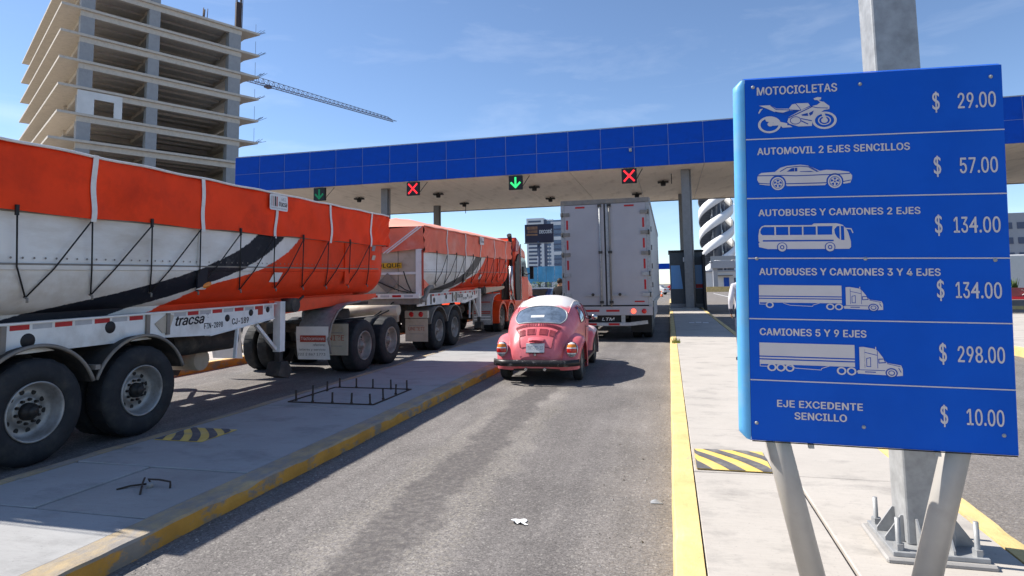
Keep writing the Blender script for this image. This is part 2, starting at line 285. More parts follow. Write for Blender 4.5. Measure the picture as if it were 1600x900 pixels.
# ------------------------------------------------------------------ mesh helpers
class MB:
    def __init__(s): s.v = []; s.f = []; s.mi = []; s.sm = []
    def add(s, vs, fs, m=0, smooth=False):
        o = len(s.v); s.v += [tuple(p) for p in vs]
        for f in fs: s.f.append(tuple(i + o for i in f)); s.mi.append(m); s.sm.append(smooth)
        return s
    def box(s, x0, x1, y0, y1, z0, z1, m=0):
        return s.add([(x0, y0, z0), (x1, y0, z0), (x1, y1, z0), (x0, y1, z0), (x0, y0, z1), (x1, y0, z1), (x1, y1, z1), (x0, y1, z1)],
                     [(0, 3, 2, 1), (4, 5, 6, 7), (0, 1, 5, 4), (1, 2, 6, 5), (2, 3, 7, 6), (3, 0, 4, 7)], m)
    def bar(s, p0, p1, w, h, m=0, up=(0, 0, 1)):
        p0, p1 = Vector(p0), Vector(p1); d = (p1 - p0).normalized(); u = Vector(up)
        if abs(d.dot(u)) > 0.98: u = Vector((0, 1, 0))
        r = d.cross(u).normalized() * (w / 2); t = r.cross(d).normalized() * (h / 2)
        vs = [p + a * r + b * t for p in (p0, p1) for a, b in ((-1, -1), (1, -1), (1, 1), (-1, 1))]
        return s.add(vs, [(0, 1, 2, 3), (7, 6, 5, 4), (0, 4, 5, 1), (1, 5, 6, 2), (2, 6, 7, 3), (3, 7, 4, 0)], m)
    def tube(s, pts, r, n=8, m=0, cap=True, smooth=True):
        pts = [Vector(p) for p in pts]; rs = r if isinstance(r, (list, tuple)) else [r] * len(pts)
        vs = []; fs = []; prev = None
        for i, p in enumerate(pts):
            d = (pts[min(i + 1, len(pts) - 1)] - pts[max(i - 1, 0)]).normalized()
            if prev is None:
                a = Vector((0, 0, 1)) if abs(d.z) < 0.9 else Vector((1, 0, 0)); u = d.cross(a).normalized()
            else: u = (prev - d * prev.dot(d)).normalized()
            prev = u; w = d.cross(u)
            for k in range(n):
                t = 2 * math.pi * k / n; vs.append(p + (u * math.cos(t) + w * math.sin(t)) * rs[i])
        for i in range(len(pts) - 1):
            for k in range(n):
                a = i * n + k; b = i * n + (k + 1) % n; fs.append((a, b, b + n, a + n))
        s.add(vs, fs, m, smooth)
        if cap:
            s.add([vs[k] for k in range(n)], [tuple(range(n - 1, -1, -1))], m); o = (len(pts) - 1) * n
            s.add([vs[o + k] for k in range(n)], [tuple(range(n))], m)
        return s
    def grid(s, fn, nu, nv, m=0, smooth=True, flip=False):
        vs = [fn(i / nu, j / nv) for i in range(nu + 1) for j in range(nv + 1)]; fs = []
        for i in range(nu):
            for j in range(nv):
                a = i * (nv + 1) + j; q = (a, a + 1, a + nv + 2, a + nv + 1); fs.append(q[::-1] if flip else q)
        return s.add(vs, fs, m, smooth)
    def lathe(s, prof, n, frame, m=0, smooth=True):
        """prof = [(r, h)...] turned about the h axis; frame(h, a, b) places a point"""
        vs = []; fs = []
        for r_, h in prof:
            for k in range(n):
                t = 2 * math.pi * k / n; vs.append(frame(h, r_ * math.cos(t), r_ * math.sin(t)))
        for i in range(len(prof) - 1):
            for k in range(n):
                a = i * n + k; b = i * n + (k + 1) % n; fs.append((a, b, b + n, a + n))
        return s.add(vs, fs, m, smooth)
    def prism(s, poly, fn, h0, h1, m=0):
        n = len(poly); vs = [fn(a, b, h0) for a, b in poly] + [fn(a, b, h1) for a, b in poly]
        fs = [tuple(range(n - 1, -1, -1)), tuple(range(n, 2 * n))] + [(i, (i + 1) % n, n + (i + 1) % n, n + i) for i in range(n)]
        return s.add(vs, fs, m)
    def mesh(s, name, mats):
        me = D.meshes.new(name); me.from_pydata(s.v, [], s.f); me.update()
        for m in (mats if isinstance(mats, (list, tuple)) else [mats]): me.materials.append(M[m] if isinstance(m, str) else m)
        me.polygons.foreach_set('material_index', s.mi); me.polygons.foreach_set('use_smooth', s.sm)
        bm = bmesh.new(); bm.from_mesh(me); bmesh.ops.remove_doubles(bm, verts=bm.verts, dist=1e-5); bmesh.ops.recalc_face_normals(bm, faces=bm.faces); bm.to_mesh(me); bm.free()
        return me
    def build(s, name, mats, parent=None, bevel=0.0, seg=2, loc=None):
        return link(name, s.mesh(name, mats), parent, bevel, seg, loc)

def link(name, me, parent=None, bevel=0.0, seg=2, loc=None):
    o = D.objects.new(name, me); COL.objects.link(o); o.parent = parent
    if loc is not None: o.location = loc
    if bevel:
        b = o.modifiers.new('bevel', 'BEVEL'); b.width = bevel; b.segments = seg; b.limit_method = 'ANGLE'; b.angle_limit = R(40)
    return o
def tag(o, label, cat, group=None):
    o['label'] = label; o['category'] = cat
    if group: o['group'] = group
    return o
def empty(name, loc=(0, 0, 0), rz=0.0):
    o = D.objects.new(name, None); COL.objects.link(o); o.location = loc; o.rotation_euler = (0, 0, rz); o.empty_display_size = 0.2
    return o
def structure(o): o['kind'] = 'structure'; return o
def box1(name, m, parent, x0, x1, y0, y1, z0, z1, bevel=0.0):
    return MB().box(x0, x1, y0, y1, z0, z1).build(name, m, parent, bevel)
def copy_tree(o, parent=None):
    c = o.copy(); COL.objects.link(c); c.parent = parent
    for ch in list(o.children): copy_tree(ch, c)
    return c
_tcache = {}
FONT = None
try: FONT = D.fonts.load(bpy.utils.system_resource('DATAFILES', path='fonts') + '/Inter.woff2')      # the sans that ships with Blender
except Exception: FONT = None
def text_mesh(s, size, bold=0.0, plain=False, xs=1.0, shear=0.0, align='LEFT', extrude=0.0, space=1.0):
    cu = D.curves.new('lettering', 'FONT'); cu.body = s
    if FONT and not (s in ('4', '$') or '14' in s): cu.font = FONT
    cu.size = size; cu.offset = bold; cu.shear = shear; cu.align_x = align; cu.extrude = extrude
    cu.space_character = space; cu.resolution_u = 4
    ob = D.objects.new('tmp', cu); COL.objects.link(ob)
    dg = bpy.context.evaluated_depsgraph_get(); dg.update()
    me = D.meshes.new_from_object(ob.evaluated_get(dg)); D.objects.remove(ob); D.curves.remove(cu)
    for v in me.vertices: v.co.x *= xs
    return me
def lettering(s, size, m, parent, mtx, bold=0.0, xs=1.0, shear=0.0, align='LEFT', fit=None, name='lettering', space=1.0):
    me = text_mesh(s, size, 0.0, False, xs, shear, align, space=space)
    if fit and len(me.vertices):
        x0 = min(v.co.x for v in me.vertices); x1 = max(v.co.x for v in me.vertices); y0 = min(v.co.y for v in me.vertices); y1 = max(v.co.y for v in me.vertices)
        a, b, c, d = fit
        for v in me.vertices: v.co.x = a + (v.co.x - x0) / (x1 - x0) * (b - a); v.co.y = c + (v.co.y - y0) / (y1 - y0) * (d - c)
    if bold > 0:                       # heavier weight: the outline laid down again a hair to each side
        v0 = [tuple(v.co) for v in me.vertices]; f0 = [tuple(p.vertices) for p in me.polygons]; n0 = len(v0); V = []; F = []
        for k, (dx, dy) in enumerate(((0, 0), (bold, 0), (-bold, 0), (0, bold * .6), (0, -bold * .6))):
            V += [(x + dx, y + dy, z + k * 0.00008) for x, y, z in v0]; F += [tuple(i_ + k * n0 for i_ in f) for f in f0]
        me = D.meshes.new(name); me.from_pydata(V, [], F); me.update()
    me.materials.clear(); me.materials.append(M[m]); me.name = name
    o = D.objects.new(name, me); COL.objects.link(o); o.parent = parent; o.matrix_local = mtx
    return o
def frame_mtx(o, x, y):
    x = Vector(x).normalized(); y = Vector(y).normalized(); z = x.cross(y).normalized(); y = z.cross(x)
    return Matrix(((x.x, y.x, z.x, o[0]), (x.y, y.y, z.y, o[1]), (x.z, y.z, z.z, o[2]), (0, 0, 0, 1)))
def fill2d(loops):
    """flat mesh from closed loops (even-odd holes)"""
    cu = D.curves.new('shape', 'CURVE'); cu.dimensions = '2D'; cu.fill_mode = 'BOTH'
    for lp in loops:
        sp = cu.splines.new('POLY'); sp.points.add(len(lp) - 1); sp.use_cyclic_u = True
        for p, (x, y) in zip(sp.points, lp): p.co = (x, y, 0, 1)
    ob = D.objects.new('tmp', cu); COL.objects.link(ob)
    dg = bpy.context.evaluated_depsgraph_get(); dg.update()
    me = D.meshes.new_from_object(ob.evaluated_get(dg)); D.objects.remove(ob); D.curves.remove(cu)
    return me
def circ(cx, cy, r, n=24, ry=None): return [(cx + r * math.cos(2 * math.pi * k / n), cy + (ry or r) * math.sin(2 * math.pi * k / n)) for k in range(n)]
def rrect(x0, x1, y0, y1, r, n=5):
    out = []
    for cx, cy, a in ((x1 - r, y1 - r, 0), (x0 + r, y1 - r, 90), (x0 + r, y0 + r, 180), (x1 - r, y0 + r, 270)):
        for k in range(n + 1):
            t = R(a + 90 * k / n); out.append((cx + r * math.cos(t), cy + r * math.sin(t)))
    return out
def hsh(i, j=0): return math.sin(i * 127.1 + j * 311.7 + 0.7) * 43758.5453 % 1.0
# ================================================================== ground, lanes, islands
structure(MB().grid(lambda u, v: (-2500 + 5000 * u, -1500 + 5000 * v, -0.012), 40, 40, smooth=False).build('ground', 'soil'))
structure(MB().box(-60, 90, -25, 330, -0.010, 0.0).build('road', 'asphalt'))

def kerb_mesh(x_out, x_in, y0, y1, h, sgn, seed, step=0.07, wob=0.010, m=(0, 1)):
    """kerb along y: x_out is the face towards the lane, x_in where it meets the slabs"""
    def w(y, a, b): return (math.sin(y * 2.3 + a + seed) * 0.5 + math.sin(y * 7.1 + b + seed * 2) * 0.3 + math.sin(y * 17.0 + a * 3 + seed) * 0.2)
    mb = MB(); n = max(2, int((y1 - y0) / step)); prof = []
    for i in range(n + 1):
        y = y0 + (y1 - y0) * i / n; e = w(y, 0, 1) * wob; e2 = w(y, 2, 4) * wob; z2 = w(y, 5, 3) * wob * 0.6
        chip = max(0.0, w(y, 9, 7) - 0.25) * wob * 3.5
        prof.append([(x_out + sgn * (e * .7 + .006), y, 0.0), (x_out + sgn * (e + .003), y, h * 0.45), (x_out - sgn * (0.004 + chip * .5) + sgn * e, y, h - 0.016 - chip),
                     (x_out - sgn * (0.014 + chip) + sgn * e, y, h - 0.003 + z2 - chip * .3), (x_out - sgn * (0.050 + chip) + sgn * e2, y, h + z2), (x_in, y, h + 0.002), (x_in, y, 0.0)])
    k = len(prof[0]); vs = [p for r_ in prof for p in r_]; fa = []; fb = []
    for i in range(n):
        for j in range(k - 1):
            q = (i * k + j, i * k + j + 1, (i + 1) * k + j + 1, (i + 1) * k + j); (fb if j >= 2 else fa).append(q)
    mb.add(vs, fa, m[0], False); mb.add(vs, fb, m[1], False)
    mb.add(prof[0], [tuple(range(k))], m[0]); mb.add(prof[-1], [tuple(range(k - 1, -1, -1))], m[0])
    return mb
def slab(parent, x0, x1, y0, y1, z1, m, i):
    g = 0.009; t = (hsh(i, 1) - 0.5) * 0.008; t2 = (hsh(i, 2) - 0.5) * 0.008
    mb = MB(); x0 += g; x1 -= g; y0 += g; y1 -= g
    mb.add([(x0, y0, 0.02), (x1, y0, 0.02), (x1, y1, 0.02), (x0, y1, 0.02), (x0, y0, z1 + t), (x1, y0, z1 + t2), (x1, y1, z1 - t), (x0, y1, z1 - t2)],
           [(0, 3, 2, 1), (4, 5, 6, 7), (0, 1, 5, 4), (1, 2, 6, 5), (2, 3, 7, 6), (3, 0, 4, 7)])
    return mb.build('slab', m, parent, 0.006, 1)

HL = 0.125
# island under the trucks' shadow
isl = structure(empty('toll_island'))
kerb_mesh(-3.27, -3.485, -3, 62, HL, 1, 1.3, step=0.05, wob=0.014).build('kerb', ['kerb_old', 'kerb_top_old'], isl)
kerb_mesh(-5.44, -5.31, -3, 62, HL, -1, 4.1, wob=0.012).build('kerb', ['kerb_old', 'kerb_top_old'], isl)
box1('joint_bed', 'joint', isl, -5.32, -3.48, -3, 62, 0.0, HL - .04)
ys = [-3, 0.4, 3.55]
i = 0
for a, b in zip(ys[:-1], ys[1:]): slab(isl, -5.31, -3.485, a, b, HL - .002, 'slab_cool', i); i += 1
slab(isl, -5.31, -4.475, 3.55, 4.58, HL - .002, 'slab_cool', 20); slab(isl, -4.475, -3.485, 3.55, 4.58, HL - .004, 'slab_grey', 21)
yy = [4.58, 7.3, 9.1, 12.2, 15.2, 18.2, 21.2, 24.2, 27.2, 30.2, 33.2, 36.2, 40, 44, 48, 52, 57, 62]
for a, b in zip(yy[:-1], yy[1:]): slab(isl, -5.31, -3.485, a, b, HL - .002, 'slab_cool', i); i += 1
def hatch(parent, x0, x1, y0, y1, z, lean, n):
    """yellow patch with slanting black bars, each bar a sheet of its own"""
    MB().box(x0, x1, y0, y1, z - 0.004, z).build('hatch_ground', 'yellow_paint', parent)
    w = (x1 - x0 + abs(lean)) / n
    for k in range(n):
        a = x0 + k * w - (lean if lean > 0 else 0); poly = []
        for t in range(9):
            y = t / 8; bow = 0.05 * math.sin(y * math.pi); poly.append((a + lean * y + bow, y0 + (y1 - y0) * y))
        for t in range(8, -1, -1):
            y = t / 8; bow = 0.05 * math.sin(y * math.pi); poly.append((a + w * 0.5 + lean * y + bow, y0 + (y1 - y0) * y))
        poly = [(min(max(px, x0 + .001), x1 - .001), py) for px, py in poly]
        if max(p[0] for p in poly) - min(p[0] for p in poly) < 0.02: continue
        MB().add([(px, py, z + 0.003) for px, py in poly], [tuple(range(len(poly)))]).build('hatch_bar', 'black_paint', parent)
hatch(isl, -5.24, -4.66, 5.39, 5.93, HL + .006, -0.48, 5)

# island carrying the price board and the booth
isr = structure(empty('toll_island'))
kerb_mesh(-0.035, 0.125, -3, 62, 0.17, -1, 2.2, wob=0.006).build('kerb', ['kerb_new', 'kerb_new'], isr)
kerb_mesh(1.885, 1.735, -3, 62, 0.17, 1, 7.7, wob=0.006).build('kerb', ['kerb_new', 'kerb_new'], isr)
box1('joint_bed', 'joint', isr, 0.12, 1.74, -3, 62, 0.0, 0.125)
for a, b in ((-3, 0.5), (0.5, 3.3), (3.3, 5.20)):
    slab(isr, 0.125, 0.865, a, b, 0.167, 'slab_warm', i); slab(isr, 0.865, 1.735, a, b, 0.171, 'slab_warm', i + 40); i += 1
yy = [5.20, 6.70, 9.7, 12.6, 15.6, 18.6, 21.6, 24.6, 27.6, 30.6, 33.6, 36.6, 40, 44, 48, 52, 57, 62]
for a, b in zip(yy[:-1], yy[1:]): slab(isr, 0.125, 1.735, a, b, 0.168, 'slab_warm', i); i += 1
hatch(isr, 0.155, 0.725, 5.235, 5.84, 0.178, -0.42, 4)
for x, y in ((0.75, 24.0), (1.0, 24.2), (1.25, 24.0)): MB().box(x - .1, x + .1, y - .25, y + .25, 0.178, 0.182).build('paint_mark', 'plate_white', isr)

# island beyond the trucks, seen between their wheels
isf = structure(empty('toll_island'))
kerb_mesh(-9.4, -9.55, -3, 62, 0.17, 1, 3.3, step=0.15).build('kerb', ['kerb_old', 'kerb_new'], isf)
kerb_mesh(-11.4, -11.25, -3, 62, 0.17, -1, 3.3, step=0.15).build('kerb', ['kerb_old', 'kerb_new'], isf)
box1('joint_bed', 'joint', isf, -11.26, -9.54, -3, 62, 0.0, 0.145)
for k in range(-1, 20): slab(isf, -11.25, -9.55, k * 3.1, k * 3.1 + 3.1, 0.168, 'slab_warm', i); i += 1
# island at the far right edge
isq = structure(empty('traffic_island'))
box1('island_edge', 'kerb_new', isq, 7.05, 20.0, 12.0, 29.6, 0.0, 0.165)
for k in range(6): slab(isq, 7.25, 19.8, 12.2 + k * 2.87, 12.2 + (k + 1) * 2.87, 0.172, 'slab_warm', i); i += 1
structure(box1('verge', 'soil', None, 14, 80, 38, 58, 0.0, 0.14))
structure(box1('kerb_line', 'kerb_new', None, 13.8, 14.0, 36, 58, 0.0, 0.17)); structure(box1('kerb_line', 'kerb_new', None, 14.0, 80, 37.8, 38.0, 0.0, 0.17))

# lane lines far ahead
for x, y0, y1 in ((-3.3, 66, 110), (1.9, 66, 110), (6.5, 60, 100)):
    structure(box1('lane_line', 'plate_white', None, x, x + 0.15, y0, y1, 0.001, 0.005))

# ================================================================== bits set in the left island
br = tag(empty('anchor_bolt_frame', (-4.46, 8.13, HL - .002)), 'rectangle of upright rusty anchor bolts around a steel frame on the island', 'anchor bolts')
def fr_strip(ax, ay, bx, by): MB().bar((ax, ay, 0.006), (bx, by, 0.006), 0.022, 0.014).build('frame_bar', 'steel_dark', br)
fx0, fx1, fy0, fy1 = -0.64, 0.63, -0.62, 0.60
fr_strip(fx0, fy0, fx1, fy0); fr_strip(fx1, fy0, fx1, fy1); fr_strip(fx1, fy1, fx0, fy1); fr_strip(fx0, fy1, fx0, fy0)
bolt = MB().lathe([(0.0, 0.145), (0.013, 0.145), (0.013, 0.0)], 8, lambda h, a, b: (a, b, h)).lathe([(0.0, 0.022), (0.021, 0.022), (0.021, 0.0)], 6, lambda h, a, b: (a, b, h), smooth=False).mesh('bolt', 'steel_dark')
for x, y in [(-0.60, -0.5), (-0.30, -0.57), (0.01, -0.59), (0.30, -0.6), (0.58, -0.61), (-0.6, -0.09), (-0.59, 0.28), (-0.57, 0.61), (-0.29, 0.62), (0.0, 0.6), (0.31, 0.58), (0.58, 0.56), (0.58, -0.23), (0.58, 0.17)]:
    o = link('bolt', bolt, br); o.location = (x, y, 0.0); o.rotation_euler = (hsh(x, y) * .12 - .06, hsh(y, x) * .12 - .06, 0)
lg = tag(empty('lifting_lug', (-4.03, 4.09, HL - .004)), 'bent steel bars around a short stub cast into the island', 'steel lug'); lg.scale = (.72, .72, .62)
MB().tube([(0.02, 0.02, 0.0), (0.02, 0.02, 0.06)], 0.032, 12).build('stub', 'slab_grey', lg)
MB().tube([(0.0, 0.06, 0.03), (-0.03, 0.05, 0.09), (0.10, 0.07, 0.085), (0.24, 0.07, 0.07), (0.26, 0.05, 0.03), (0.26, 0.045, -0.01)], 0.011, 8).build('bar', 'steel_dark', lg)
MB().tube([(-0.12, 0.09, 0.085), (-0.08, 0.03, 0.06), (0.10, -0.18, 0.03), (0.115, -0.20, 0.0)], 0.011, 8).build('bar', 'steel_dark', lg)
MB().tube([(-0.28, -0.12, 0.004), (-0.2, -0.02, 0.02), (-0.05, 0.05, 0.03)], 0.012, 8).build('bar', 'steel_dark', lg)
# litter
pp = MB().grid(lambda u, v: (-1.15 + 0.10 * u + 0.035 * v + .012 * math.sin(v * 7), 4.35 - 0.075 * v + 0.02 * u - .02 * (u > .6) * v, 0.004 + 0.018 * abs(math.sin(u * 5.1 + v * 2)) * (0.3 + v * (1 - u))), 9, 7, smooth=False).build('paper_scrap', 'paper')
tag(pp, 'crumpled white paper scrap lying on the asphalt lane', 'litter')
rb = MB().grid(lambda u, v: (-0.20 + 0.09 * u, 4.87 + 0.05 * v + 0.01 * u, 0.006 + 0.014 * math.sin(u * 4) * v), 5, 4).build('plastic_scrap', 'steel_galv')
tag(rb, 'flattened grey plastic scrap lying by the yellow kerb', 'litter')
gs = MB()
for k in range(420):                                    # loose grit swept against the kerbs
    side = k % 3; x = (-0.06 - 0.55 * hsh(k, 1) ** 2.2) if side else (-3.22 + 0.35 * hsh(k, 1) ** 2); y = 3.0 + 9.5 * hsh(k, 2) ** 1.6; r_ = 0.0035 + 0.009 * hsh(k, 3) ** 3; a = hsh(k, 4) * 6.28
    c = [(x + r_ * math.cos(a + q * 1.571) * (0.7 + .6 * hsh(k, q)), y + r_ * math.sin(a + q * 1.571) * (0.7 + .6 * hsh(k, q + 9)), 0.001) for q in range(4)]
    gs.add(c + [(x, y, 0.001 + r_ * (0.7 + .6 * hsh(k, 8)))], [(0, 1, 4), (1, 2, 4), (2, 3, 4), (3, 0, 4)], 0 if hsh(k, 6) < .6 else 1)
o = gs.build('grit', ['slab_grey', 'soil']); o['kind'] = 'stuff'; o['label'] = 'loose grit and small stones lying along the kerbs'; o['category'] = 'grit'
wd = MB()
for k in range(70):
    a = hsh(k, 1) * 6.28; r_ = 0.10 * hsh(k, 2); x, y = 0.10 + r_ * math.cos(a), 15.98 + r_ * 1.5 * math.sin(a); h = 0.06 + 0.12 * hsh(k, 3); d = 0.10 * (hsh(k, 4) - .5)
    wd.add([(x - 0.008, y, 0.165), (x + 0.008, y, 0.165), (x + d, y + d, 0.165 + h)], [(0, 1, 2)])
tag(wd.build('weed_tuft', 'weed'), 'small green weed tuft growing from the yellow kerb', 'weed')

# ================================================================== canopy
CZ, CY0, CY1, CX0, CX1, CT = 8.2, 34.8, 49.7, -27.9, 24.6, 10.54
cp = tag(empty('toll_canopy', (0, 0, 0)), 'long flat toll plaza canopy with blue panelled fascia and beige soffit', 'canopy')
MB().box(CX0 + .02, CX1 - .02, CY0 - .022, CY1 - .05, CZ + 0.05, CT - 0.03).build('roof_box', 'fascia_gap', cp)
PW = (CX1 - CX0) / 28; RH = (CT - CZ) / 2
pan = MB().box(0.016, PW - 0.016, -0.033, 0.03, 0.014, RH - 0.014).mesh('fascia_panel', 'fascia')
for r_ in range(2):
    for k in range(28):
        o = link('fascia_panel', pan, cp, 0.004, 1); o.location = (CX0 + k * PW, CY0 - 0.002 + 0.004 * (hsh(k, r_) - .5), CZ + r_ * RH); o.rotation_euler = (R((hsh(k, r_ + 5) - .5) * .1), 0, R((hsh(k, r_ + 9) - .5) * 0.1))
PS = (CY1 - CY0) / 8
pan2 = MB().box(-0.03, 0.03, 0.012, PS - 0.012, 0.012, RH - 0.012).mesh('fascia_panel', 'fascia')
for r_ in range(2):
    for k in range(8):
        for x in (CX0, CX1):
            o = link('fascia_panel', pan2, cp); o.location = (x, CY0 + k * PS, CZ + r_ * RH)
SW = (CX1 - CX0) / 14; SY = (CY1 - CY0) / 3
sof = MB().box(0.012, SW - 0.012, 0.012, SY - 0.012, 0.0, 0.04).mesh('soffit_panel', 'soffit')
for k in range(14):
    for j in range(3):
        o = link('soffit_panel', sof, cp); o.location = (CX0 + k * SW, CY0 + 0.06 + j * (SY - .03), CZ + 0.004 * hsh(k, j))
MB().box(CX0, CX1, CY1 - .08, CY1, CZ - 0.06, CT).build('rear_fascia', 'col_grey', cp)
MB().box(CX0, CX1, CY0 - .08, CY0 - .035, CT - .012, CT + 0.03).build('coping', 'steel_galv', cp)
def column(x, y, z0, w=0.46):
    mb = MB()
    for a, b, c, d in ((-w / 2, w / 2, -w / 2, -w / 2 + .05), (-w / 2, w / 2, w / 2 - .05, w / 2), (-.03, .03, -w / 2 + .05, w / 2 - .05)): mb.box(x + a, x + b, y + c, y + d, z0, CZ)
    o = mb.build('column', 'col_grey', cp)
    MB().box(x - w * .85, x + w * .85, y - w * .85, y + w * .85, z0 - .01, z0 + 0.035).build('base_plate', 'col_grey', o)
    MB().tube([(x + w / 2 + .05, y - .1, z0), (x + w / 2 + .05, y - .1, CZ)], 0.05, 8).build('conduit', 'steel_galv', o)
for x, y in ((1.1, 36.5), (-17.95, 36.9), (-17.95, 46.2), (1.1, 46.6), (20.0, 36.5), (20.0, 46.4)): column(x, y, 0.25 if x == 1.1 and y < 40 else 0.17)
MB().box(-1.93, -1.78, CY0 - .18, CY0 - .035, 9.1, 9.28).build('camera_housing', 'steel_galv', cp)
for k, (x, z0) in enumerate(((0.35, 7.6), (-21.9, 7.5), (-15.3, 7.4), (6.0, 7.6))):
    MB().tube([(x, 37.6 if k == 0 else 45.5, CZ), (x, 37.6 if k == 0 else 45.5, z0)], 0.025, 6).build('hanging_rod', 'black', cp)

def signal(x, kind, label):
    s = tag(empty('lane_signal', (x, CY0 - 0.14, CZ - 0.48)), label, 'lane signal', 'overhead lane signals')
    w = 0.415
    box1('housing', 'black', s, -w, w, 0, 0.16, -w, w, 0.015)
    box1('face', 'led_off', s, -w + .03, w - .03, -0.010, -0.001, -w + .03, w - .03)
    if kind == 'x':
        for sg in (1, -1): MB().bar((-0.29, -0.016 - 0.002 * sg, -0.31 * sg), (0.29, -0.016 - 0.002 * sg, 0.31 * sg), 0.10, 0.008, up=(0, 1, 0)).build('led_bar', 'led_red', s)
    else:
        m = 'led_green' if kind == 'on' else 'led_dim'
        MB().bar((0, -0.016, 0.32), (0, -0.016, -0.22), 0.11, 0.008, up=(0, 1, 0)).build('led_bar', m, s)
        for sg in (1, -1): MB().bar((0.29 * sg, -0.018 - .002 * sg, 0.02), (-0.03 * sg, -0.018 - .002 * sg, -0.31), 0.11, 0.008, up=(0, 1, 0)).build('led_bar', m, s)
    for sx in (-0.36, 0.36): box1('hanger', 'steel_galv', s, sx - .03, sx + .03, 0.02, 0.05, w, w + 0.065)
    MB().bar((w - .05, 0.15, -0.25), (w + 0.30, 0.6, w + 0.05), 0.03, 0.03).build('brace', 'black', s)
signal(-21.5, 'dim', 'dim green arrow lane signal hanging above the orange truck tarpaulin')
signal(-15.05, 'x', 'red cross lane signal left of the green arrow')
signal(-8.55, 'on', 'bright green down arrow lane signal under the blue canopy')
signal(-1.97, 'x', 'red cross lane signal above the white box trailer')

lamp_me = MB().box(-.34, .34, -.16, .16, -0.16, -0.06).lathe([(0, -0.34), (0.15, -0.34), (0.17, -0.18), (0.06, -.06), (0.05, 0.18)], 10, lambda h, a, b: (a, b, h)).mesh('soffit_lamp', 'black')
for k, (p, lb) in enumerate([((-21.4, 39.7), 'above the rear dump trailer tarpaulin'), ((-15.3, 39.6), 'just right of the left red cross'), ((-15.2, 44.9), 'behind the left red cross near the far edge'),
        ((-8.35, 39.0), 'just behind the bright green arrow'), ((-8.35, 44.6), 'further back behind the green arrow'), ((-2.03, 44.6), 'right above the box trailer roof'), ((-0.15, 39.9), 'near the grey column by the booth')]):
    o = link('soffit_lamp', lamp_me); o.location = (p[0], p[1], CZ - 0.0)
    tag(o, 'small dark lamp hanging under the canopy ' + lb, 'lamp', 'lamps under the canopy')

# ================================================================== toll booth
tb = tag(empty('toll_booth', (0.05, 36.95, 0.17)), 'dark grey toll booth with light blue windows behind the canopy column', 'booth')
box1('plinth', 'slab_grey', isr, -0.02, 1.55, 35.6, 40.6, 0.172, 0.25)
box1('body', 'booth_grey', tb, 0.0, 1.86, 0.02, 3.4, 0.09, 3.30, 0.03)
box1('base_trim', 'col_grey', tb, -0.02, 1.88, -0.01, 0.015, 0.09, 0.30)
box1('roof_edge', 'black', tb, -0.06, 1.92, -0.06, 3.45, 3.30, 3.40)
for n_, x0, x1 in (('window', 0.06, 0.70), ('window', 1.12, 1.80)):
    f = MB(); t = 0.13 if x0 < .5 else 0.0
    f.add([(x0, -0.012, 1.16), (x1, -0.012, 1.16), (x1 - t, -0.012, 2.52), (x0, -0.012, 2.52), (x0, 0.018, 1.16), (x1, 0.018, 1.16), (x1 - t, 0.018, 2.52), (x0, 0.018, 2.52)],
          [(0, 1, 2, 3), (0, 4, 5, 1), (1, 5, 6, 2), (2, 6, 7, 3), (3, 7, 4, 0)]); f.build(n_, 'booth_blue', tb)
box1('sticker', 'red_tape', tb, 1.42, 1.80, -0.022, -0.013, 1.20, 1.42)
box1('notice', 'plate_white', tb, 0.76, 0.90, -0.022, 0.018, 2.72, 2.98); 
box1('side_screen', 'black', tb, 1.79, 1.90, -1.65, 0.0, 0.0, 3.05)
MB().tube([(1.86, -1.5, 2.55), (2.3, -1.6, 2.6)], 0.03, 6).build('barrier_arm_bracket', 'steel_galv', tb)
# ================================================================== concrete frame building
A = Vector((-73.39, 58.74)); E1 = Vector((0.467, 0.884)).normalized(); E2 = Vector((-0.853, 0.5215)).normalized()
def bp(s, t, z): p = A + E1 * s + E2 * t; return (p.x, p.y, z)
bd = tag(empty('concrete_frame_building', (A.x, A.y, 0)), 'unfinished concrete tower of stacked open floors behind the orange truck', 'building')
bd_off = Vector((-A.x, -A.y, 0))
def bblock(name, m, s0, s1, t0, t1, z0, z1, parent=bd):
    mb = MB(); vs = [Vector(bp(s, t, z)) + bd_off for z in (z0, z1) for s, t in ((s0, t0), (s1, t0), (s1, t1), (s0, t1))]
    mb.add(vs, [(0, 3, 2, 1), (4, 5, 6, 7), (0, 1, 5, 4), (1, 2, 6, 5), (2, 3, 7, 6), (3, 0, 4, 7)]); return mb.build(name, m, parent)
SL, TL = 25.75, 41.0
tops = [42.2 - 3.5 * k for k in range(12)]
rows_t = [0.35, 10.2, 20.2, 30.2, 39.4]
cols_s = [(2.15, 3.7), (10.1, 11.5), (21.1, 22.9)]
def slab_poly(name, pts, z0, z1, m):
    n = len(pts); mb = MB(); vs = [Vector(bp(s, t, z)) + bd_off for z in (z0, z1) for s, t in pts]
    mb.add(vs, [tuple(range(n - 1, -1, -1)), tuple(range(n, 2 * n))] + [(i, (i + 1) % n, n + (i + 1) % n, n + i) for i in range(n)]); return mb.build(name, m, bd)
bblock('sky_block_wall', 'raw', 22.45, 22.75, 3.0, 39.0, 3, 27)  # inner walls added to stop bright sky showing through the open bays
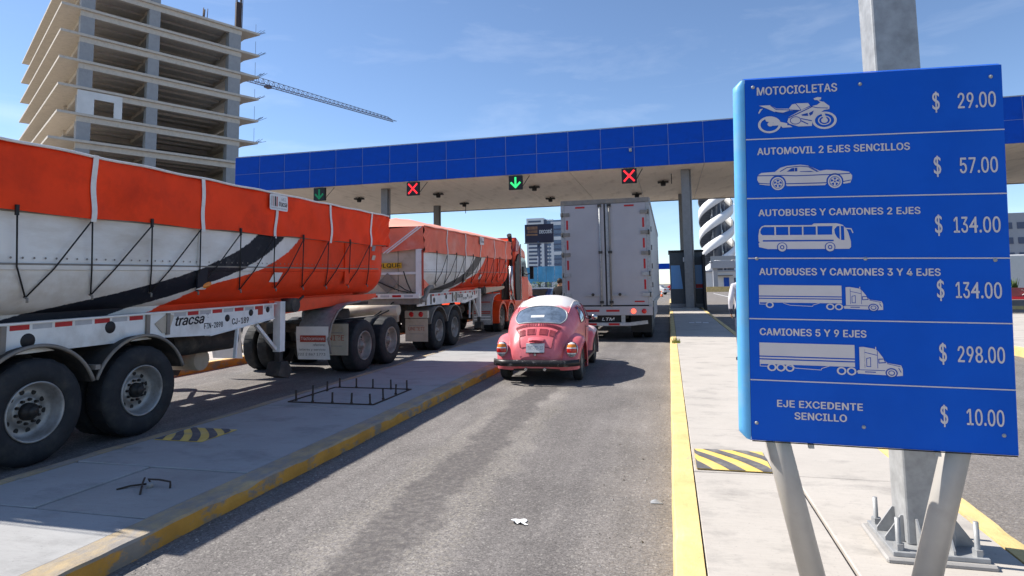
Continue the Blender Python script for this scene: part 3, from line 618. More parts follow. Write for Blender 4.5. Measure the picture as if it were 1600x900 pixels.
for k, zt in enumerate(tops):
    if zt < 3: break
    if zt > 22:
        # the slab sticks out past the frame on the left and in a pointed corner on the right
        slab_poly('slab', [(0, 0), (SL, 0), (SL - 1.2, 3.4), (23.2, TL - 1), (0, TL)], zt - 0.32, zt, 'raw')
    else:
        slab_poly('slab', [(-0.8, -.15), (22.4, -.15), (22.4, TL), (-0.8, TL)], zt - 0.32, zt, 'raw')
    zb = zt - 0.32
    # beams
    for t in rows_t: bblock('beam', 'raw', 2.1, 23.0, t, t + 0.55, zb - 0.72, zb - 0.002)
    for s0, s1 in cols_s: bblock('beam', 'raw', s0 + .3, s1 - .3, rows_t[0] + .55, rows_t[-1], zb - 0.60, zb - 0.002)
    for q in range(13):                                # ribs of the floor above
        t = 1.6 + q * 3.0
        if t < TL - 2: bblock('rib', 'raw', 3.5, 21.3, t, t + 0.3, zb - 0.32, zb - 0.003)
    for t in rows_t:
        for s0, s1 in cols_s:
            if t > 1 and (s0 > 5 and t > 25): continue
            bblock('column', 'raw_grey', s0, s1, t + 0.02, t + 1.4, zt - 3.5, zb - 0.5)
# roof stubs and rebar
for s0, s1 in cols_s[:2]: bblock('column', 'raw_grey', s0, s1, .4, 1.8, 42.2, 45.5)
bblock('parapet', 'raw', 3.7, 10.1, 0.1, 0.5, 42.2, 43.4)
for s in (17.4, 22.2):
    nb = 7 if s < 20 else 16
    for q in range(nb):
        a, b = hsh(q, s) * (0.7 if nb < 9 else 1.3), hsh(q, s + 1) * 1.0; h = (2.4 if nb < 9 else 6.0) * (0.6 + .5 * hsh(q, s + 2))
        p = Vector(bp(s + a, 1.0 + b, 42.2)) + bd_off
        MB().tube([p, p + Vector((.12 * (hsh(q, 9) - .5), .1, h))], 0.055, 5).build('rebar', 'rebar', bd)
    if nb > 9: bblock('rebar_cage', 'rebar', s + .25, s + 1.05, 1.2, 1.9, 42.2, 46.8)
for k, zt in enumerate(tops[:6]):
    for q in range(5):
        p = Vector(bp(SL - .3 * q * .5, .1 + .5 * q * .4, zt - .12)) + bd_off
        MB().tube([p, p + Vector((.9 + .5 * hsh(q, k), .2, .2 + .5 * hsh(k, q)))], 0.03, 4).build('rebar', 'rebar', bd)
    p = Vector(bp(SL - .6, .2, zt)) + bd_off
    MB().tube([p, p + Vector((0, 0, 1.3 + hsh(k, 3)))], 0.03, 4).build('rebar', 'rebar', bd)
# white plastered bay with an opening
zf = tops[5]
MBw = MB()
for s0, s1, z0, z1 in ((2.1, 3.95, zf + .003, zf + 3.05), (6.2, 7.15, zf + .003, zf + 3.05), (3.95, 6.2, zf + 2.1, zf + 3.05)):
    vs = [Vector(bp(s, t, z)) + bd_off for z in (z0, z1) for s, t in ((s0, 0.12), (s1, 0.12), (s1, 0.33), (s0, 0.33))]
    MBw.add(vs, [(0, 3, 2, 1), (4, 5, 6, 7), (0, 1, 5, 4), (1, 2, 6, 5), (2, 3, 7, 6), (3, 0, 4, 7)])
MBw.build('plaster_wall', 'wall_white', bd)
bblock('sky_block_wall', 'raw', 3.7, 21, 38.6, 39.0, 3, 42); bblock('sky_block_wall', 'raw_grey', 5.0, 22.0, 22.0, 22.4, 3, 42)

# ================================================================== tower crane
cr = tag(empty('tower_crane', (-125.0, 109.5, 0)), 'lattice jib of a tower crane reaching out behind the concrete tower', 'crane')
c0 = Vector((-125.0, 109.5, 60)); c1 = Vector((-91.4, 195.0, 60)); cd = (c1 - c0); L = cd.length; cd.normalize(); cs = cd.cross(Vector((0, 0, 1)))
J = MB(); N = 56; o_ = Vector((-125.0, 109.5, 0))
def chord(k, side):
    h = 2.4 * (1 - 0.62 * k / N); w = 0.85
    base = c0 + cd * (L * k / N) - o_
    return base + cs * (w * side) if side else base + Vector((0, 0, h if k < N - 1 else .3))
for k in range(N):
    for sd in (-1, 1):
        J.bar(chord(k, sd), chord(k + 1, sd), 0.16, 0.16)
        J.bar(chord(k, sd), chord(k, 0), 0.07, 0.07); J.bar(chord(k, 0), chord(k + 1, sd), 0.07, 0.07)
    J.bar(chord(k, 0), chord(k + 1, 0), 0.13, 0.13); J.bar(chord(k, -1), chord(k, 1), 0.07, 0.07); J.bar(chord(k, -1), chord(k + 1, 1), 0.06, 0.06)
J.build('jib', 'crane', cr)
Tm = MB()
for a, b in ((-1, -1), (1, -1), (1, 1), (-1, 1)): Tm.bar((a, b, 0), (a, b, 61), .22, .22)
for z in range(0, 60, 2):
    for a, b, c, d in ((-1, -1, 1, -1), (1, -1, 1, 1), (1, 1, -1, 1), (-1, 1, -1, -1)): Tm.bar((a, b, z), (c, d, z + 2), .1, .1)
Tm.build('mast', 'crane', cr)
tr_ = chord(9, 0); box1('trolley', 'crane', cr, chord(26, 0).x - .7, chord(26, 0).x + .7, chord(26, 0).y - .9, chord(26, 0).y + .9, 59.4, 60.0)

# ================================================================== towers, billboard, hoarding seen between the trucks
tw = tag(empty('office_tower', (-103, 500, 0)), 'tall white high rise with dark glass corner behind the billboard', 'building')
box1('wall', 'tower_white', tw, -11.5, 3.2, 0, 26, 0, 58.0); box1('dark_corner', 'tower_dark', tw, 3.2, 5.6, 0.6, 26, 0, 56.6); box1('glass_wing', 'tower_glass', tw, 5.6, 11.8, 1.0, 26, 0, 56.0)
for k in range(17):
    z = 4 + 3.15 * k
    if k in (15,): continue
    box1('window', 'tower_dark', tw, -9.9, 0.9, -0.25, 0.1, z, z + 1.55)
    for q in range(3): box1('floor_edge', 'tower_white', tw, 5.7 + q * 2.0, 7.2 + q * 2.0, 0.75, 1.1, z + 1.1, z + 2.2)
tg = tag(empty('glass_tower', (-69, 400, 0)), 'blue glass high rise just left of the white box trailer', 'building')
box1('wall', 'tower_glass', tg, -4.2, 12, 0, 20, 0, 45); box1('corner_post', 'tower_white', tg, -6.2, -4.2, 0.6, 20, 0, 44)
for k in range(13):
    z = 2 + 3.3 * k; box1('floor_band', 'tower_dark' if k % 3 else 'tower_white', tg, -4.3, 12.1, -0.2, 0.0, z, z + (0.9 if k % 3 else 2.2))
bb = tag(empty('billboard', (-29.1, 140, 0)), 'dark billboard with brown picture on a tall post', 'billboard')
MB().tube([(-0.2, 0.3, 0), (-0.2, 0.3, 12)], 0.36, 12).build('post', 'tower_dark', bb)
box1('panel', 'bill_dark', bb, -3.4, 3.4, 0, 0.5, 11.7, 16.0); box1('walkway', 'col_grey', bb, -3.4, 3.2, -0.8, 0, 11.45, 11.6)
for x0, x1, z0, z1 in ((-3.0, -0.35, 13.35, 13.75), (-2.7, -0.35, 14.0, 14.6), (-2.9, -0.35, 14.75, 15.5)): box1('picture', 'bill_brown', bb, x0, x1, -0.02, -0.003, z0, z1)
lettering('DECODÊ', 0.9, 'plate_white', bb, frame_mtx((0, -0.02, 13.8), (1, 0, 0), (0, 0, 1)), bold=0.03, fit=(0.1, 3.1, 0, 1.0))
hd = tag(empty('site_hoarding', (-21, 110, 0)), 'printed light blue site hoarding far behind the tractor cab', 'hoarding')
for k in range(4): box1('panel', 'hoard_blue', hd, -2.2 + k * 1.55, -0.72 + k * 1.55, 0, 0.1, 2.3, 5.15)
box1('panel', 'hoard_blue', hd, -22, -2.3, 0, 0.1, 2.0, 5.0)
tag(box1('low_wall', 'wall_white', None, -45, -15, 100, 100.4, 0, 1.35), 'low white wall running in front of the blue hoarding', 'wall')
for k in range(5):
    g_ = tag(empty('roadside_shrub', (-24 + k * 1.6, 102.5, 0)), ['leftmost', 'second', 'third', 'fourth', 'rightmost'][k] + ' dark shrub behind the low white wall', 'shrub', 'shrubs behind the low white wall')
    lf = MB()
    for q in range(160):
        c = Vector((hsh(q, k) - .5, hsh(q, k + 7) - .5, hsh(q, k + 13))) * 1.6; c.z += .7; a = hsh(q, 3) * 6.28; d = Vector((math.cos(a), math.sin(a), hsh(q, 5) - .4)) * .22; e = Vector((-math.sin(a), math.cos(a), .3)) * .12
        lf.add([c - e, c + d, c + e], [(0, 1, 2)])
    lf.build('foliage', 'leaf', g_); MB().tube([(0, 0, 0), (0, 0, 1.2)], .05, 6).build('stem', 'bark', g_)

# ================================================================== spiral tower
sp = tag(empty('spiral_tower', (11.1, 150, 0)), 'white helix band winding around an open stair tower behind the booth', 'tower')
RR, PITCH, Z0 = 3.9, 14.4, 2.6
ST = 0.0
def ph(z): return 2 * math.pi * (z - Z0) / PITCH + R(208) + ST
def rib(u, v, r_, hb): z = Z0 + 24 * u; a = ph(z); return (r_ * math.cos(a), r_ * math.sin(a), z + hb * v)
st = MB().box(-.16, .16, 1.3, RR - .2, -.05, .05).mesh('step', 'stair_grey')
for q in range(3):
    ST = q * 2 * math.pi / 3
    mb = MB().grid(lambda u, v: rib(u, v, RR, 2.25), 120, 1).grid(lambda u, v: rib(u, v, RR - .12, 2.25), 120, 1)
    for hb in (0, 2.25): mb.grid(lambda u, v: (lambda a, z: ((RR - .12 * v) * math.cos(a), (RR - .12 * v) * math.sin(a), z + hb))(ph(Z0 + 24 * u), Z0 + 24 * u), 120, 1)
    mb.build('helix_band', 'spiral_white', sp)
    MB().grid(lambda u, v: (lambda a, z: ((1.3 + (RR - 1.45) * v) * math.cos(a), (1.3 + (RR - 1.45) * v) * math.sin(a), z + .25))(ph(Z0 + 24 * u), Z0 + 24 * u), 120, 2).build('stair_soffit', 'stair_grey', sp)
    for k in range(48):
        z = Z0 + 24 * k / 48 + .45; o = link('step', st, sp); o.location = (0, 0, z); o.rotation_euler = (0, 0, ph(z) - math.pi / 2)
ST = 0.0
MB().tube([(0, 0, 0), (0, 0, 27)], 1.25, 16).build('core', 'stair_grey', sp)
for k in range(6): a = k * math.pi / 3; MB().tube([(1.9 * math.cos(a), 1.9 * math.sin(a), 0), (1.9 * math.cos(a), 1.9 * math.sin(a), 27)], .09, 6).build('post', 'tower_white', sp)

# ================================================================== things seen between booth and price board
fb = tag(empty('footbridge', (10, 120, 0)), 'grey elevated deck in front of the spiral tower', 'bridge')
box1('deck', 'wall_grey', fb, -2.4, 40, 0, 3, 4.35, 5.75); box1('railing', 'steel_galv', fb, -2.4, 40, 0.1, 0.2, 5.8, 6.6)
for x in (-1.6, 12, 26): box1('pier', 'wall_grey', fb, x - .4, x + .4, .8, 2.0, 0, 4.35)
wh = tag(empty('white_service_building', (11, 134, 0)), 'low white building with a blue door under the grey deck', 'building')
box1('wall', 'wall_white', wh, -3.6, 16, 0, 10, 0, 3.9); box1('roof_edge', 'wall_grey', wh, -3.8, 16.2, -.3, 10, 3.9, 4.2); box1('door', 'door_blue', wh, -0.1, 0.95, -0.06, 0, 0.15, 2.7)
box1('window', 'tower_dark', wh, 1.9, 3.1, -0.06, 0, 1.4, 2.6); box1('awning', 'truck_grey', wh, -1.8, 1.6, -1.2, 0, 3.0, 3.2)
tag(box1('kerb_barrier', 'kerb_new', None, 6.5, 40, 117.2, 117.6, 0, 0.95), 'low yellow barrier in front of the white service building', 'barrier')
pl = tag(empty('slim_lamp_post', (10.9, 100, 0)), 'slim pale lamp post in front of the spiral tower', 'lamp post')
MB().tube([(0, 0, 0), (0, 0, 13.5)], [.12, .07], 8).build('post', 'tower_white', pl); MB().tube([(-.02, 0, 13.4), (-.9, 0, 13.8)], .05, 6).build('arm', 'tower_white', pl)
p2 = tag(empty('slim_lamp_post', (12.7, 105, 0)), 'thin brown pole right of the spiral tower', 'pole')
MB().tube([(0, 0, 0), (0, 0, 10.5)], .07, 6).build('post', 'rebar', p2)
fc = tag(empty('far_canopy', (-0.8, 200, 0)), 'distant blue toll canopy left of the grey booth', 'canopy')
box1('roof', 'fascia', fc, -6, 6, 0, 6, 6.3, 8.0); box1('column', 'col_grey', fc, 1.6, 2.3, 1, 1.7, 0, 6.3); box1('column', 'col_grey', fc, -5, -4.3, 1, 1.7, 0, 6.3)
def small_car(name, loc, rz, paint, label, s=1.0, group=None):
    c = tag(empty(name, loc, rz), label, 'car', group)
    prof = [(-2.1, .35), (2.0, .35), (2.12, .62), (1.95, .85), (1.0, .97), (.35, 1.42), (-1.1, 1.46), (-1.85, 1.0), (-2.15, .92)]
    def sec(v):
        w = .84 - .05 * abs(v) ** 2
        return w
    mb = MB(); n = len(prof); vs = []
    for x in (-.84, -.70, .70, .84):
        for y, z in prof:
            k = .97 if abs(x) > .8 else 1.0; xx = x * (0.86 if z > 1.1 else 1.0); vs.append((xx, y * k, .35 + (z - .35) * (0.97 if abs(x) > .8 else 1)))
    fs = [tuple(range(n - 1, -1, -1)), tuple(range(3 * n, 4 * n))]
    for i_ in range(3):
        for j in range(n): fs.append((i_ * n + j, i_ * n + (j + 1) % n, (i_ + 1) * n + (j + 1) % n, (i_ + 1) * n + j))
    mb.add(vs, fs); mb.build('body', paint, c, 0.05, 2)
    for sx in (-1, 1):
        g = MB(); w = .735; g.add([(sx * (w + .085), -1.5, 1.02), (sx * (w + .085), .75, 1.02), (sx * w, .28, 1.36), (sx * w, -1.05, 1.39)], [(0, 1, 2, 3)]); g.build('side_window', 'glass_dark', c)
        for y in (-1.3, 1.32):
            w_ = MB().lathe([(0.0, 0), (0.31, 0), (0.32, .03), (.32, .18), (.2, .2)], 18, lambda h, a, b, y=y, sx=sx: (sx * (.86 - h), y + a, .32 + b)).build('wheel', 'rubber', c)
            MB().lathe([(0.0, -.006), (0.2, -.006), (.2, .03)], 14, lambda h, a, b, y=y, sx=sx: (sx * (.86 - h), y + a, .32 + b)).build('rim', 'rim_alu', w_)
        MB().box(sx * .60 - .13, sx * .60 + .13, -2.19, -2.12, .68, .86).build('tail_light', 'red_lens', c)
        MB().box(sx * .60 - .13, sx * .60 + .13, 2.02, 2.12, .62, .76).build('headlight', 'clear_lens', c)
        MB().box(sx * .96 - .10, sx * .96 + .06, .42, .54, .98, 1.12).build('mirror', 'black', c)
    MB().add([(-.6, -1.93, 1.05), (.6, -1.93, 1.05), (.55, -1.27, 1.42), (-.55, -1.27, 1.42)], [(0, 1, 2, 3)]).build('rear_window', 'glass_dark', c)
    MB().add([(-.66, 1.03, 1.0), (.66, 1.03, 1.0), (.58, .42, 1.41), (-.58, .42, 1.41)], [(0, 1, 2, 3)]).build('windscreen', 'glass_dark', c)
    MB().box(-.26, .26, -2.185, -2.15, .55, .66).build('number_plate', 'plate_white', c)
    return c
small_car('parked_car', (-7.85, 40.5, 0), R(-14), 'car_blue', 'blue car ahead of the orange truck cab')
small_car('far_car', (-2.2, 96, 0), R(60), 'car_white', 'white car far down the road left of the booth')
small_car('far_car', (0.6, 120, 0), R(80), 'car_red', 'red car far down the road left of the booth')
def cone(x, y, lb):
    c = tag(empty('traffic_cone', (x, y, 0)), lb, 'traffic cone', 'far traffic cones')
    MB().lathe([(0, .75), (.03, .75), (.16, .05)], 12, lambda h, a, b: (a, b, h)).build('cone', 'cone_orange', c); box1('base', 'black', c, -.2, .2, -.2, .2, 0, .05); MB().lathe([(.072, .55), (.112, .35)], 12, lambda h, a, b: (a, b, h)).build('band', 'plate_white', c)
cone(-1.9, 84, 'left orange traffic cone far ahead of the box trailer'); cone(-1.0, 80, 'right orange traffic cone far ahead of the box trailer')

# ================================================================== right hand edge of the view
of = tag(empty('grey_office_building', (84, 150, 0)), 'grey office block with bands of windows at the right edge', 'building')
box1('wall', 'wall_grey', of, -16.5, 20, 0, 20, 0, 15.2)
for k in range(4):
    for q in range(12): box1('window', 'tower_dark', of, -16.1 + q * 3, -14.0 + q * 3, -0.12, 0.05, 2.4 + k * 3.15, 3.75 + k * 3.15)
bu = tag(empty('white_bus', (29.6, 62, 0), R(-90)), 'large white vehicle parked at the right edge behind the plants', 'bus')
MB().prism([(-5.5, .45), (5.3, .45), (5.6, 1.4), (5.2, 3.3), (4.6, 3.6), (-5.2, 3.6), (-5.5, 3.2)], lambda a, b, h: (h, a, b), -1.25, 1.25).build('body', 'car_white', bu, 0.12, 3)
for sx in (-1.27, 1.27):
    for y in (-3.4, 3.6): MB().lathe([(0, 0), (.46, 0), (.48, .05), (.48, .3)], 20, lambda h, a, b, y=y, sx=sx: (sx - math.copysign(h, sx), y + a, .48 + b)).build('wheel', 'rubber', bu)
    for k in range(3): box1('side_window', 'glass_dark', bu, sx - .01, sx + .01, 1.2 + k * 1.2, 2.2 + k * 1.2, 2.1, 3.0)
rbk = tag(empty('red_barrier', (23.9, 50.5, 0)), 'red plastic road barrier beside the right hand verge', 'barrier')
MB().prism([(-.25, 0), (.25, 0), (.12, .35), (.09, .95), (-.09, .95), (-.12, .35)], lambda a, b, h: (h, a, b), -.9, .9).build('body', 'car_red', rbk)
MB().bar((-.15, -.19, .45), (.12, -.16, .62), .08, .01).build('arrow_mark', 'plate_white', rbk); MB().bar((-.15, -.16, .80), (.12, -.16, .63), .08, .01).build('arrow_mark', 'plate_white', rbk)
for k in range(9):
    g_ = tag(empty('verge_plant', (23.6 + k * .62, 52.5 + (k % 3) * .7, 0.14)), 'leafy green plant on the verge in front of the white vehicle', 'plant', 'plants on the right hand verge')
    lf = MB()
    for q in range(60):
        a = hsh(q, k) * 6.28; h = .5 + 1.1 * hsh(q, k + 2); r_ = .55 * hsh(q, k + 4); c = Vector((r_ * math.cos(a) * .3, r_ * math.sin(a) * .3, 0)); t_ = Vector((r_ * math.cos(a), r_ * math.sin(a), h)); e = Vector((-math.sin(a), math.cos(a), 0)) * .06
        m_ = (c + t_) / 2 + Vector((0, 0, .12)); lf.add([c - e * .4, c + e * .4, m_ + e, t_, m_ - e], [(0, 1, 2, 3, 4)])
    lf.build('foliage', 'leaf', g_)
# ================================================================== price board
ps = tag(empty('price_board', (0.9, 3.2, 0.17)), 'tall blue toll price board with vehicle pictograms on two slanting legs', 'sign')
U = Vector((0.99925, 0.0291, -0.02546)); UP = Vector((0.02602, -0.01923, 0.9994)); BL = Vector((0.341, 3.192, 0.900)) - Vector((0.9, 3.2, 0.17)) + U * 0.011
SM = frame_mtx(BL, U, UP); W, HH = 1.105, 1.748
NR = Vector((SM[0][2], SM[1][2], SM[2][2]))
def sp_(a, b, c): return SM @ Vector((a, b, c))
body = MB()
# hollow tray: face, rolled left edge, returns
body.add([sp_(0, 0, 0), sp_(W, 0, 0), sp_(W, HH, 0), sp_(0, HH, 0)], [(0, 1, 2, 3)], 0)
body.add([sp_(W, 0, 0), sp_(W, HH, 0), sp_(W, HH, -.06), sp_(W, 0, -.06)], [(0, 1, 2, 3)], 0)
body.add([sp_(W, 0, -.06), sp_(W, HH, -.06), sp_(0, HH, -.06), sp_(0, 0, -.06)], [(0, 1, 2, 3)], 2)
body.build('face_panel', ['sign_blue', 'sign_edge', 'leg_paint'], ps)
edge = MB()
def rolled(u, v):
    t = u * R(158); r_ = 0.050; b = v * HH
    cr_ = 0.03 * max(0, 1 - min(v, 1 - v) / 0.02) ** 2
    return sp_(-0.001 - (r_ - cr_) * math.sin(t) ** .8, b - (0.012 if v < .5 else -0.012) * (1 - abs(2 * v - 1)) * 0, -0.0015 - r_ * (1 - math.cos(t)) * 0.8)
edge.grid(rolled, 10, 60)
edge.build('rolled_edge', 'sign_edge', ps)
MB().grid(lambda u, v: sp_(u * (W + .0) - .004, HH + 0.001 + 0.016 * math.sin(v * 1.57), -0.001 - 0.045 * v), 12, 5).build('top_edge', 'sign_blue', ps)
MB().grid(lambda u, v: sp_(u * W - .004, -0.001 - 0.012 * v, -0.0005 - 0.06 * v), 6, 2, smooth=False).build('bottom_edge', 'sign_edge', ps)
MB().bar(sp_(.004, -0.004, 0.0015), sp_(W - .004, -0.004, 0.0015), .004, .006, up=(0, 1, 0)).build('painted_shadow_line', 'black', ps)  # black bar painted as the shadow line below the face
ZL = 0.0022
def on_sign(a, b, z=ZL): return SM @ Matrix.Translation((a, b, z))
for k in range(5):
    b = 1.449 - 0.2912 * k
    MB().add([sp_(0.0, b - .0027, ZL), sp_(W, b - .0027, ZL), sp_(W, b + .0027, ZL), sp_(0.0, b + .0027, ZL)], [(0, 1, 2, 3)]).build('divider_line', 'sign_white', ps)
for s, x0, x1, y0, y1 in [('MOTOCICLETAS', 0.068, 0.427, 1.666, 1.706), ('AUTOMOVIL 2 EJES SENCILLOS', 0.064, 0.730, 1.371, 1.405), ('AUTOBUSES Y CAMIONES 2 EJES', 0.064, 0.764, 1.071, 1.103),
        ('AUTOBUSES Y CAMIONES 3 Y 4 EJES', 0.062, 0.837, 0.786, 0.819), ('CAMIONES 5 Y 9 EJES', 0.059, 0.522, 0.498, 0.531), ('EJE EXCEDENTE', 0.130, 0.498, 0.162, 0.194), ('SENCILLO', 0.206, 0.429, 0.107, 0.140)]:
    lettering(s, 0.05, 'sign_white', ps, on_sign(0, 0), bold=0.0016, fit=(x0 - .011, x1 - .011, y0, y1), space=1.03)
for k, (s, x0, x1, d0) in enumerate([('29.00', 0.935, 1.086, .831), ('57.00', 0.933, 1.083, .827), ('134.00', 0.899, 1.083, .823), ('134.00', 0.897, 1.077, .821), ('298.00', 0.895, 1.078, .821), ('10.00', 0.921, 1.065, .817)]):
    b0 = [1.554, 1.254, .982, .686, .399, .122][k]
    w_ = x1 - x0
    for part, f0, f1 in (((s, 0, 1),) if '4' not in s else (('13', 0, .30), ('4', .335, .515), ('.00', .555, 1))):
        lettering(part, 0.1, 'sign_white', ps, on_sign(0, 0), bold=0.0012, fit=(x0 - .011 + f0 * w_, x0 - .011 + f1 * w_, b0, b0 + .072))
    lettering('$', 0.1, 'sign_white', ps, on_sign(0, 0), bold=0.0006, fit=(d0 - .011, d0 + .018, b0 - .014, b0 + .084))
for a, b in [(0.038, 1.709), (0.518, 1.695), (1.06, 1.695), (0.040, 0.865), (0.518, 0.864), (1.047, 0.858), (0.025, 0.081), (0.49, 0.088), (1.052, 0.084)]:
    MB().lathe([(0, .006), (.006, .006), (.009, .0), ], 12, lambda h, x, y, a=a, b=b: sp_(a + x, b + y, h + .001)).build('rivet', 'steel_galv', ps)
# --- pictograms: a light silhouette with dark lines laid on it
def stroke(pts, w, closed=False):
    out = []; n = len(pts)
    for i_ in range(n if closed else n - 1):
        (x0, y0), (x1, y1) = pts[i_], pts[(i_ + 1) % n]; l_ = math.hypot(x1 - x0, y1 - y0) or 1; nx, ny = -(y1 - y0) / l_ * w / 2, (x1 - x0) / l_ * w / 2
        ex, ey = (x1 - x0) / l_ * w * .3, (y1 - y0) / l_ * w * .3
        out.append([(x0 + nx - ex, y0 + ny - ey), (x1 + nx + ex, y1 + ny + ey), (x1 - nx + ex, y1 - ny + ey), (x0 - nx - ex, y0 - ny - ey)])
    return out
def ring(cx, cy, rx, ry, w, wy=None): return [circ(cx, cy, rx, 28, ry), circ(cx, cy, rx - w, 28, ry - (wy or w))]
def pictogram(src, dst, layers):
    x0, y0, x1, y1 = src; a0, a1, b0, b1 = dst
    tf = lambda p: (a0 - .011 + (p[0] - x0) / (x1 - x0) * (a1 - a0), b1 - (p[1] - y0) / (y1 - y0) * (b1 - b0))
    for k, (m, shapes) in enumerate(layers):
        for j, loops in enumerate(shapes):
            me = fill2d([[tf(p) for p in lp] for lp in loops]); me.materials.clear(); me.materials.append(M[m]); me.name = 'pictogram'
            o = link('pictogram', me, ps); o.matrix_local = on_sign(0, 0, ZL + 0.0006 * k + 0.00004 * j)
Wt, Dk = 'sign_white', 'sign_line'
pictogram((215, 170, 835, 432), (0.067, 0.423, 1.477, 1.642), [
    (Wt, [ring(310, 366, 92, 66, 20, 15), ring(741, 351, 94, 67, 20, 15), ring(741, 351, 50, 36, 9, 7), [circ(741, 351, 26, 16, 20)], [circ(318, 362, 24, 16, 18)],
          [[(230, 213), (322, 213), (368, 243), (465, 247), (472, 262), (420, 276), (350, 267), (295, 240)]], [[(222, 272), (236, 242), (262, 238), (250, 248), (230, 276)]],
          [[(468, 244), (492, 216), (530, 209), (618, 211), (632, 232), (560, 264), (476, 264)]],
          [[(452, 350), (466, 312), (556, 266), (640, 238), (700, 226), (738, 206), (782, 246), (780, 266), (738, 272), (690, 306), (652, 340), (642, 390), (540, 390), (468, 366)]],
          [[(690, 226), (722, 204), (740, 210), (784, 244), (760, 250)]], [[(660, 178), (690, 169), (720, 172), (718, 188), (700, 192), (722, 208), (712, 210), (690, 192), (668, 190)]],
          [[(272, 312), (290, 300), (388, 332), (380, 360), (284, 340)]], [[(296, 360), (392, 346), (452, 362), (448, 392), (412, 392), (396, 374), (302, 376)]], [[(716, 296), (742, 296), (764, 352), (742, 360)]], [[(412, 372), (470, 378), (492, 392), (412, 394)]]]),
    (Dk, [[s] for s in stroke([(322, 216), (366, 250), (470, 258), (560, 266)], 6) + stroke([(466, 318), (520, 296), (650, 240)], 8) + stroke([(360, 268), (440, 290), (560, 264)], 6) + stroke([(520, 210), (545, 240), (560, 262)], 5)
            + stroke([(640, 240), (690, 252), (770, 258)], 5) + stroke([(560, 330), (640, 350)], 7) + stroke([(556, 345), (612, 374)], 8)] + [ring(516, 342, 44, 31, 6, 5)] + [[[(622, 290), (660, 272), (650, 300), (630, 312)]], [[(560, 300), (612, 288), (616, 312), (570, 308)]]]),
])
def wheel_l(cx, cy, r1): return ring(cx, cy, r1, r1 * .95, r1 * .22)
carb = [(216, 796), (218, 772), (226, 757), (250, 742), (358, 737), (402, 706), (455, 692), (560, 686), (625, 696), (712, 739), (760, 732), (860, 739), (935, 752), (958, 780), (956, 802), (942, 836), (892, 842)]
carb += [(825 + 66 * math.cos(R(t)), 822 - 62 * math.sin(R(t))) for t in range(-15, 196, 14)] + [(748, 850), (455, 850)] + [(380 + 66 * math.cos(R(t)), 826 - 62 * math.sin(R(t))) for t in range(-15, 196, 14)] + [(310, 842), (234, 832)]
def car_wheel(cx, cy): return [wheel_l(cx, cy, 54), ring(cx, cy, 37, 35, 5)] + [[[(cx + 8 * math.cos(R(t - 40)), cy + 8 * math.sin(R(t - 40))), (cx + 36 * math.cos(R(t - 12)), cy + 34 * math.sin(R(t - 12))), (cx + 36 * math.cos(R(t + 12)), cy + 34 * math.sin(R(t + 12))), (cx + 8 * math.cos(R(t + 40)), cy + 8 * math.sin(R(t + 40)))]] for t in range(20, 380, 72)]
pictogram((215, 685, 960, 880), (0.060, 0.484, 1.196, 1.318), [
    (Wt, [[carb]] + car_wheel(380, 828) + car_wheel(825, 823)),
    (Dk, [[s] for s in stroke([(222, 764), (420, 766), (520, 772), (860, 768), (940, 764)], 7) + stroke([(226, 822), (315, 830)], 6) + stroke([(446, 832), (758, 832)], 7) + stroke([(890, 826), (944, 816)], 6) + stroke([(400, 736), (455, 706), (560, 698), (625, 706), (690, 744)], 6) + stroke([(626, 698), (700, 744)], 5)]
         + [[[(452, 738), (492, 712), (512, 710), (512, 738)]], [[(516, 738), (516, 710), (536, 710), (536, 738)]], [[(556, 742), (556, 738), (640, 738), (668, 746)]]]),
])
busb = [(80, 330), (76, 300), (84, 296), (84, 288), (76, 284), (76, 240), (84, 190), (104, 166), (130, 158), (500, 160), (516, 148), (690, 148), (735, 160), (760, 185), (775, 212), (796, 288), (796, 332), (782, 346), (150, 346)]
wins = [[(92, 206), (100, 184), (116, 171), (205, 171), (205, 236), (108, 236), (94, 224)], [(217, 171), (315, 171), (315, 236), (217, 236)], [(326, 171), (422, 171), (422, 236), (326, 236)], [(433, 171), (530, 171), (530, 236), (433, 236)], [(542, 169), (660, 169), (655, 200), (655, 236), (542, 236)],
        [(712, 168), (692, 172), (672, 196), (676, 228), (692, 256), (712, 274)], [(722, 168), (746, 172), (748, 278), (722, 278)], [(110, 275), (665, 275), (665, 287), (110, 287)]]
pictogram((75, 145, 815, 367), (0.060, 0.480, 0.898, 1.034), [
    (Wt, [[busb] + wins] + [[s] for s in stroke([(752, 188), (800, 192), (812, 222)], 9)]),
    (Dk, [[circ(263, 331, 41, 24, 37)], [circ(636, 331, 41, 24, 37)]]),
    (Wt, [[circ(263, 332, 34, 24, 33)], [circ(636, 332, 34, 24, 33)]]),
    (Dk, [ring(263, 332, 17, 17, 7), ring(636, 332, 17, 17, 7)]),
])
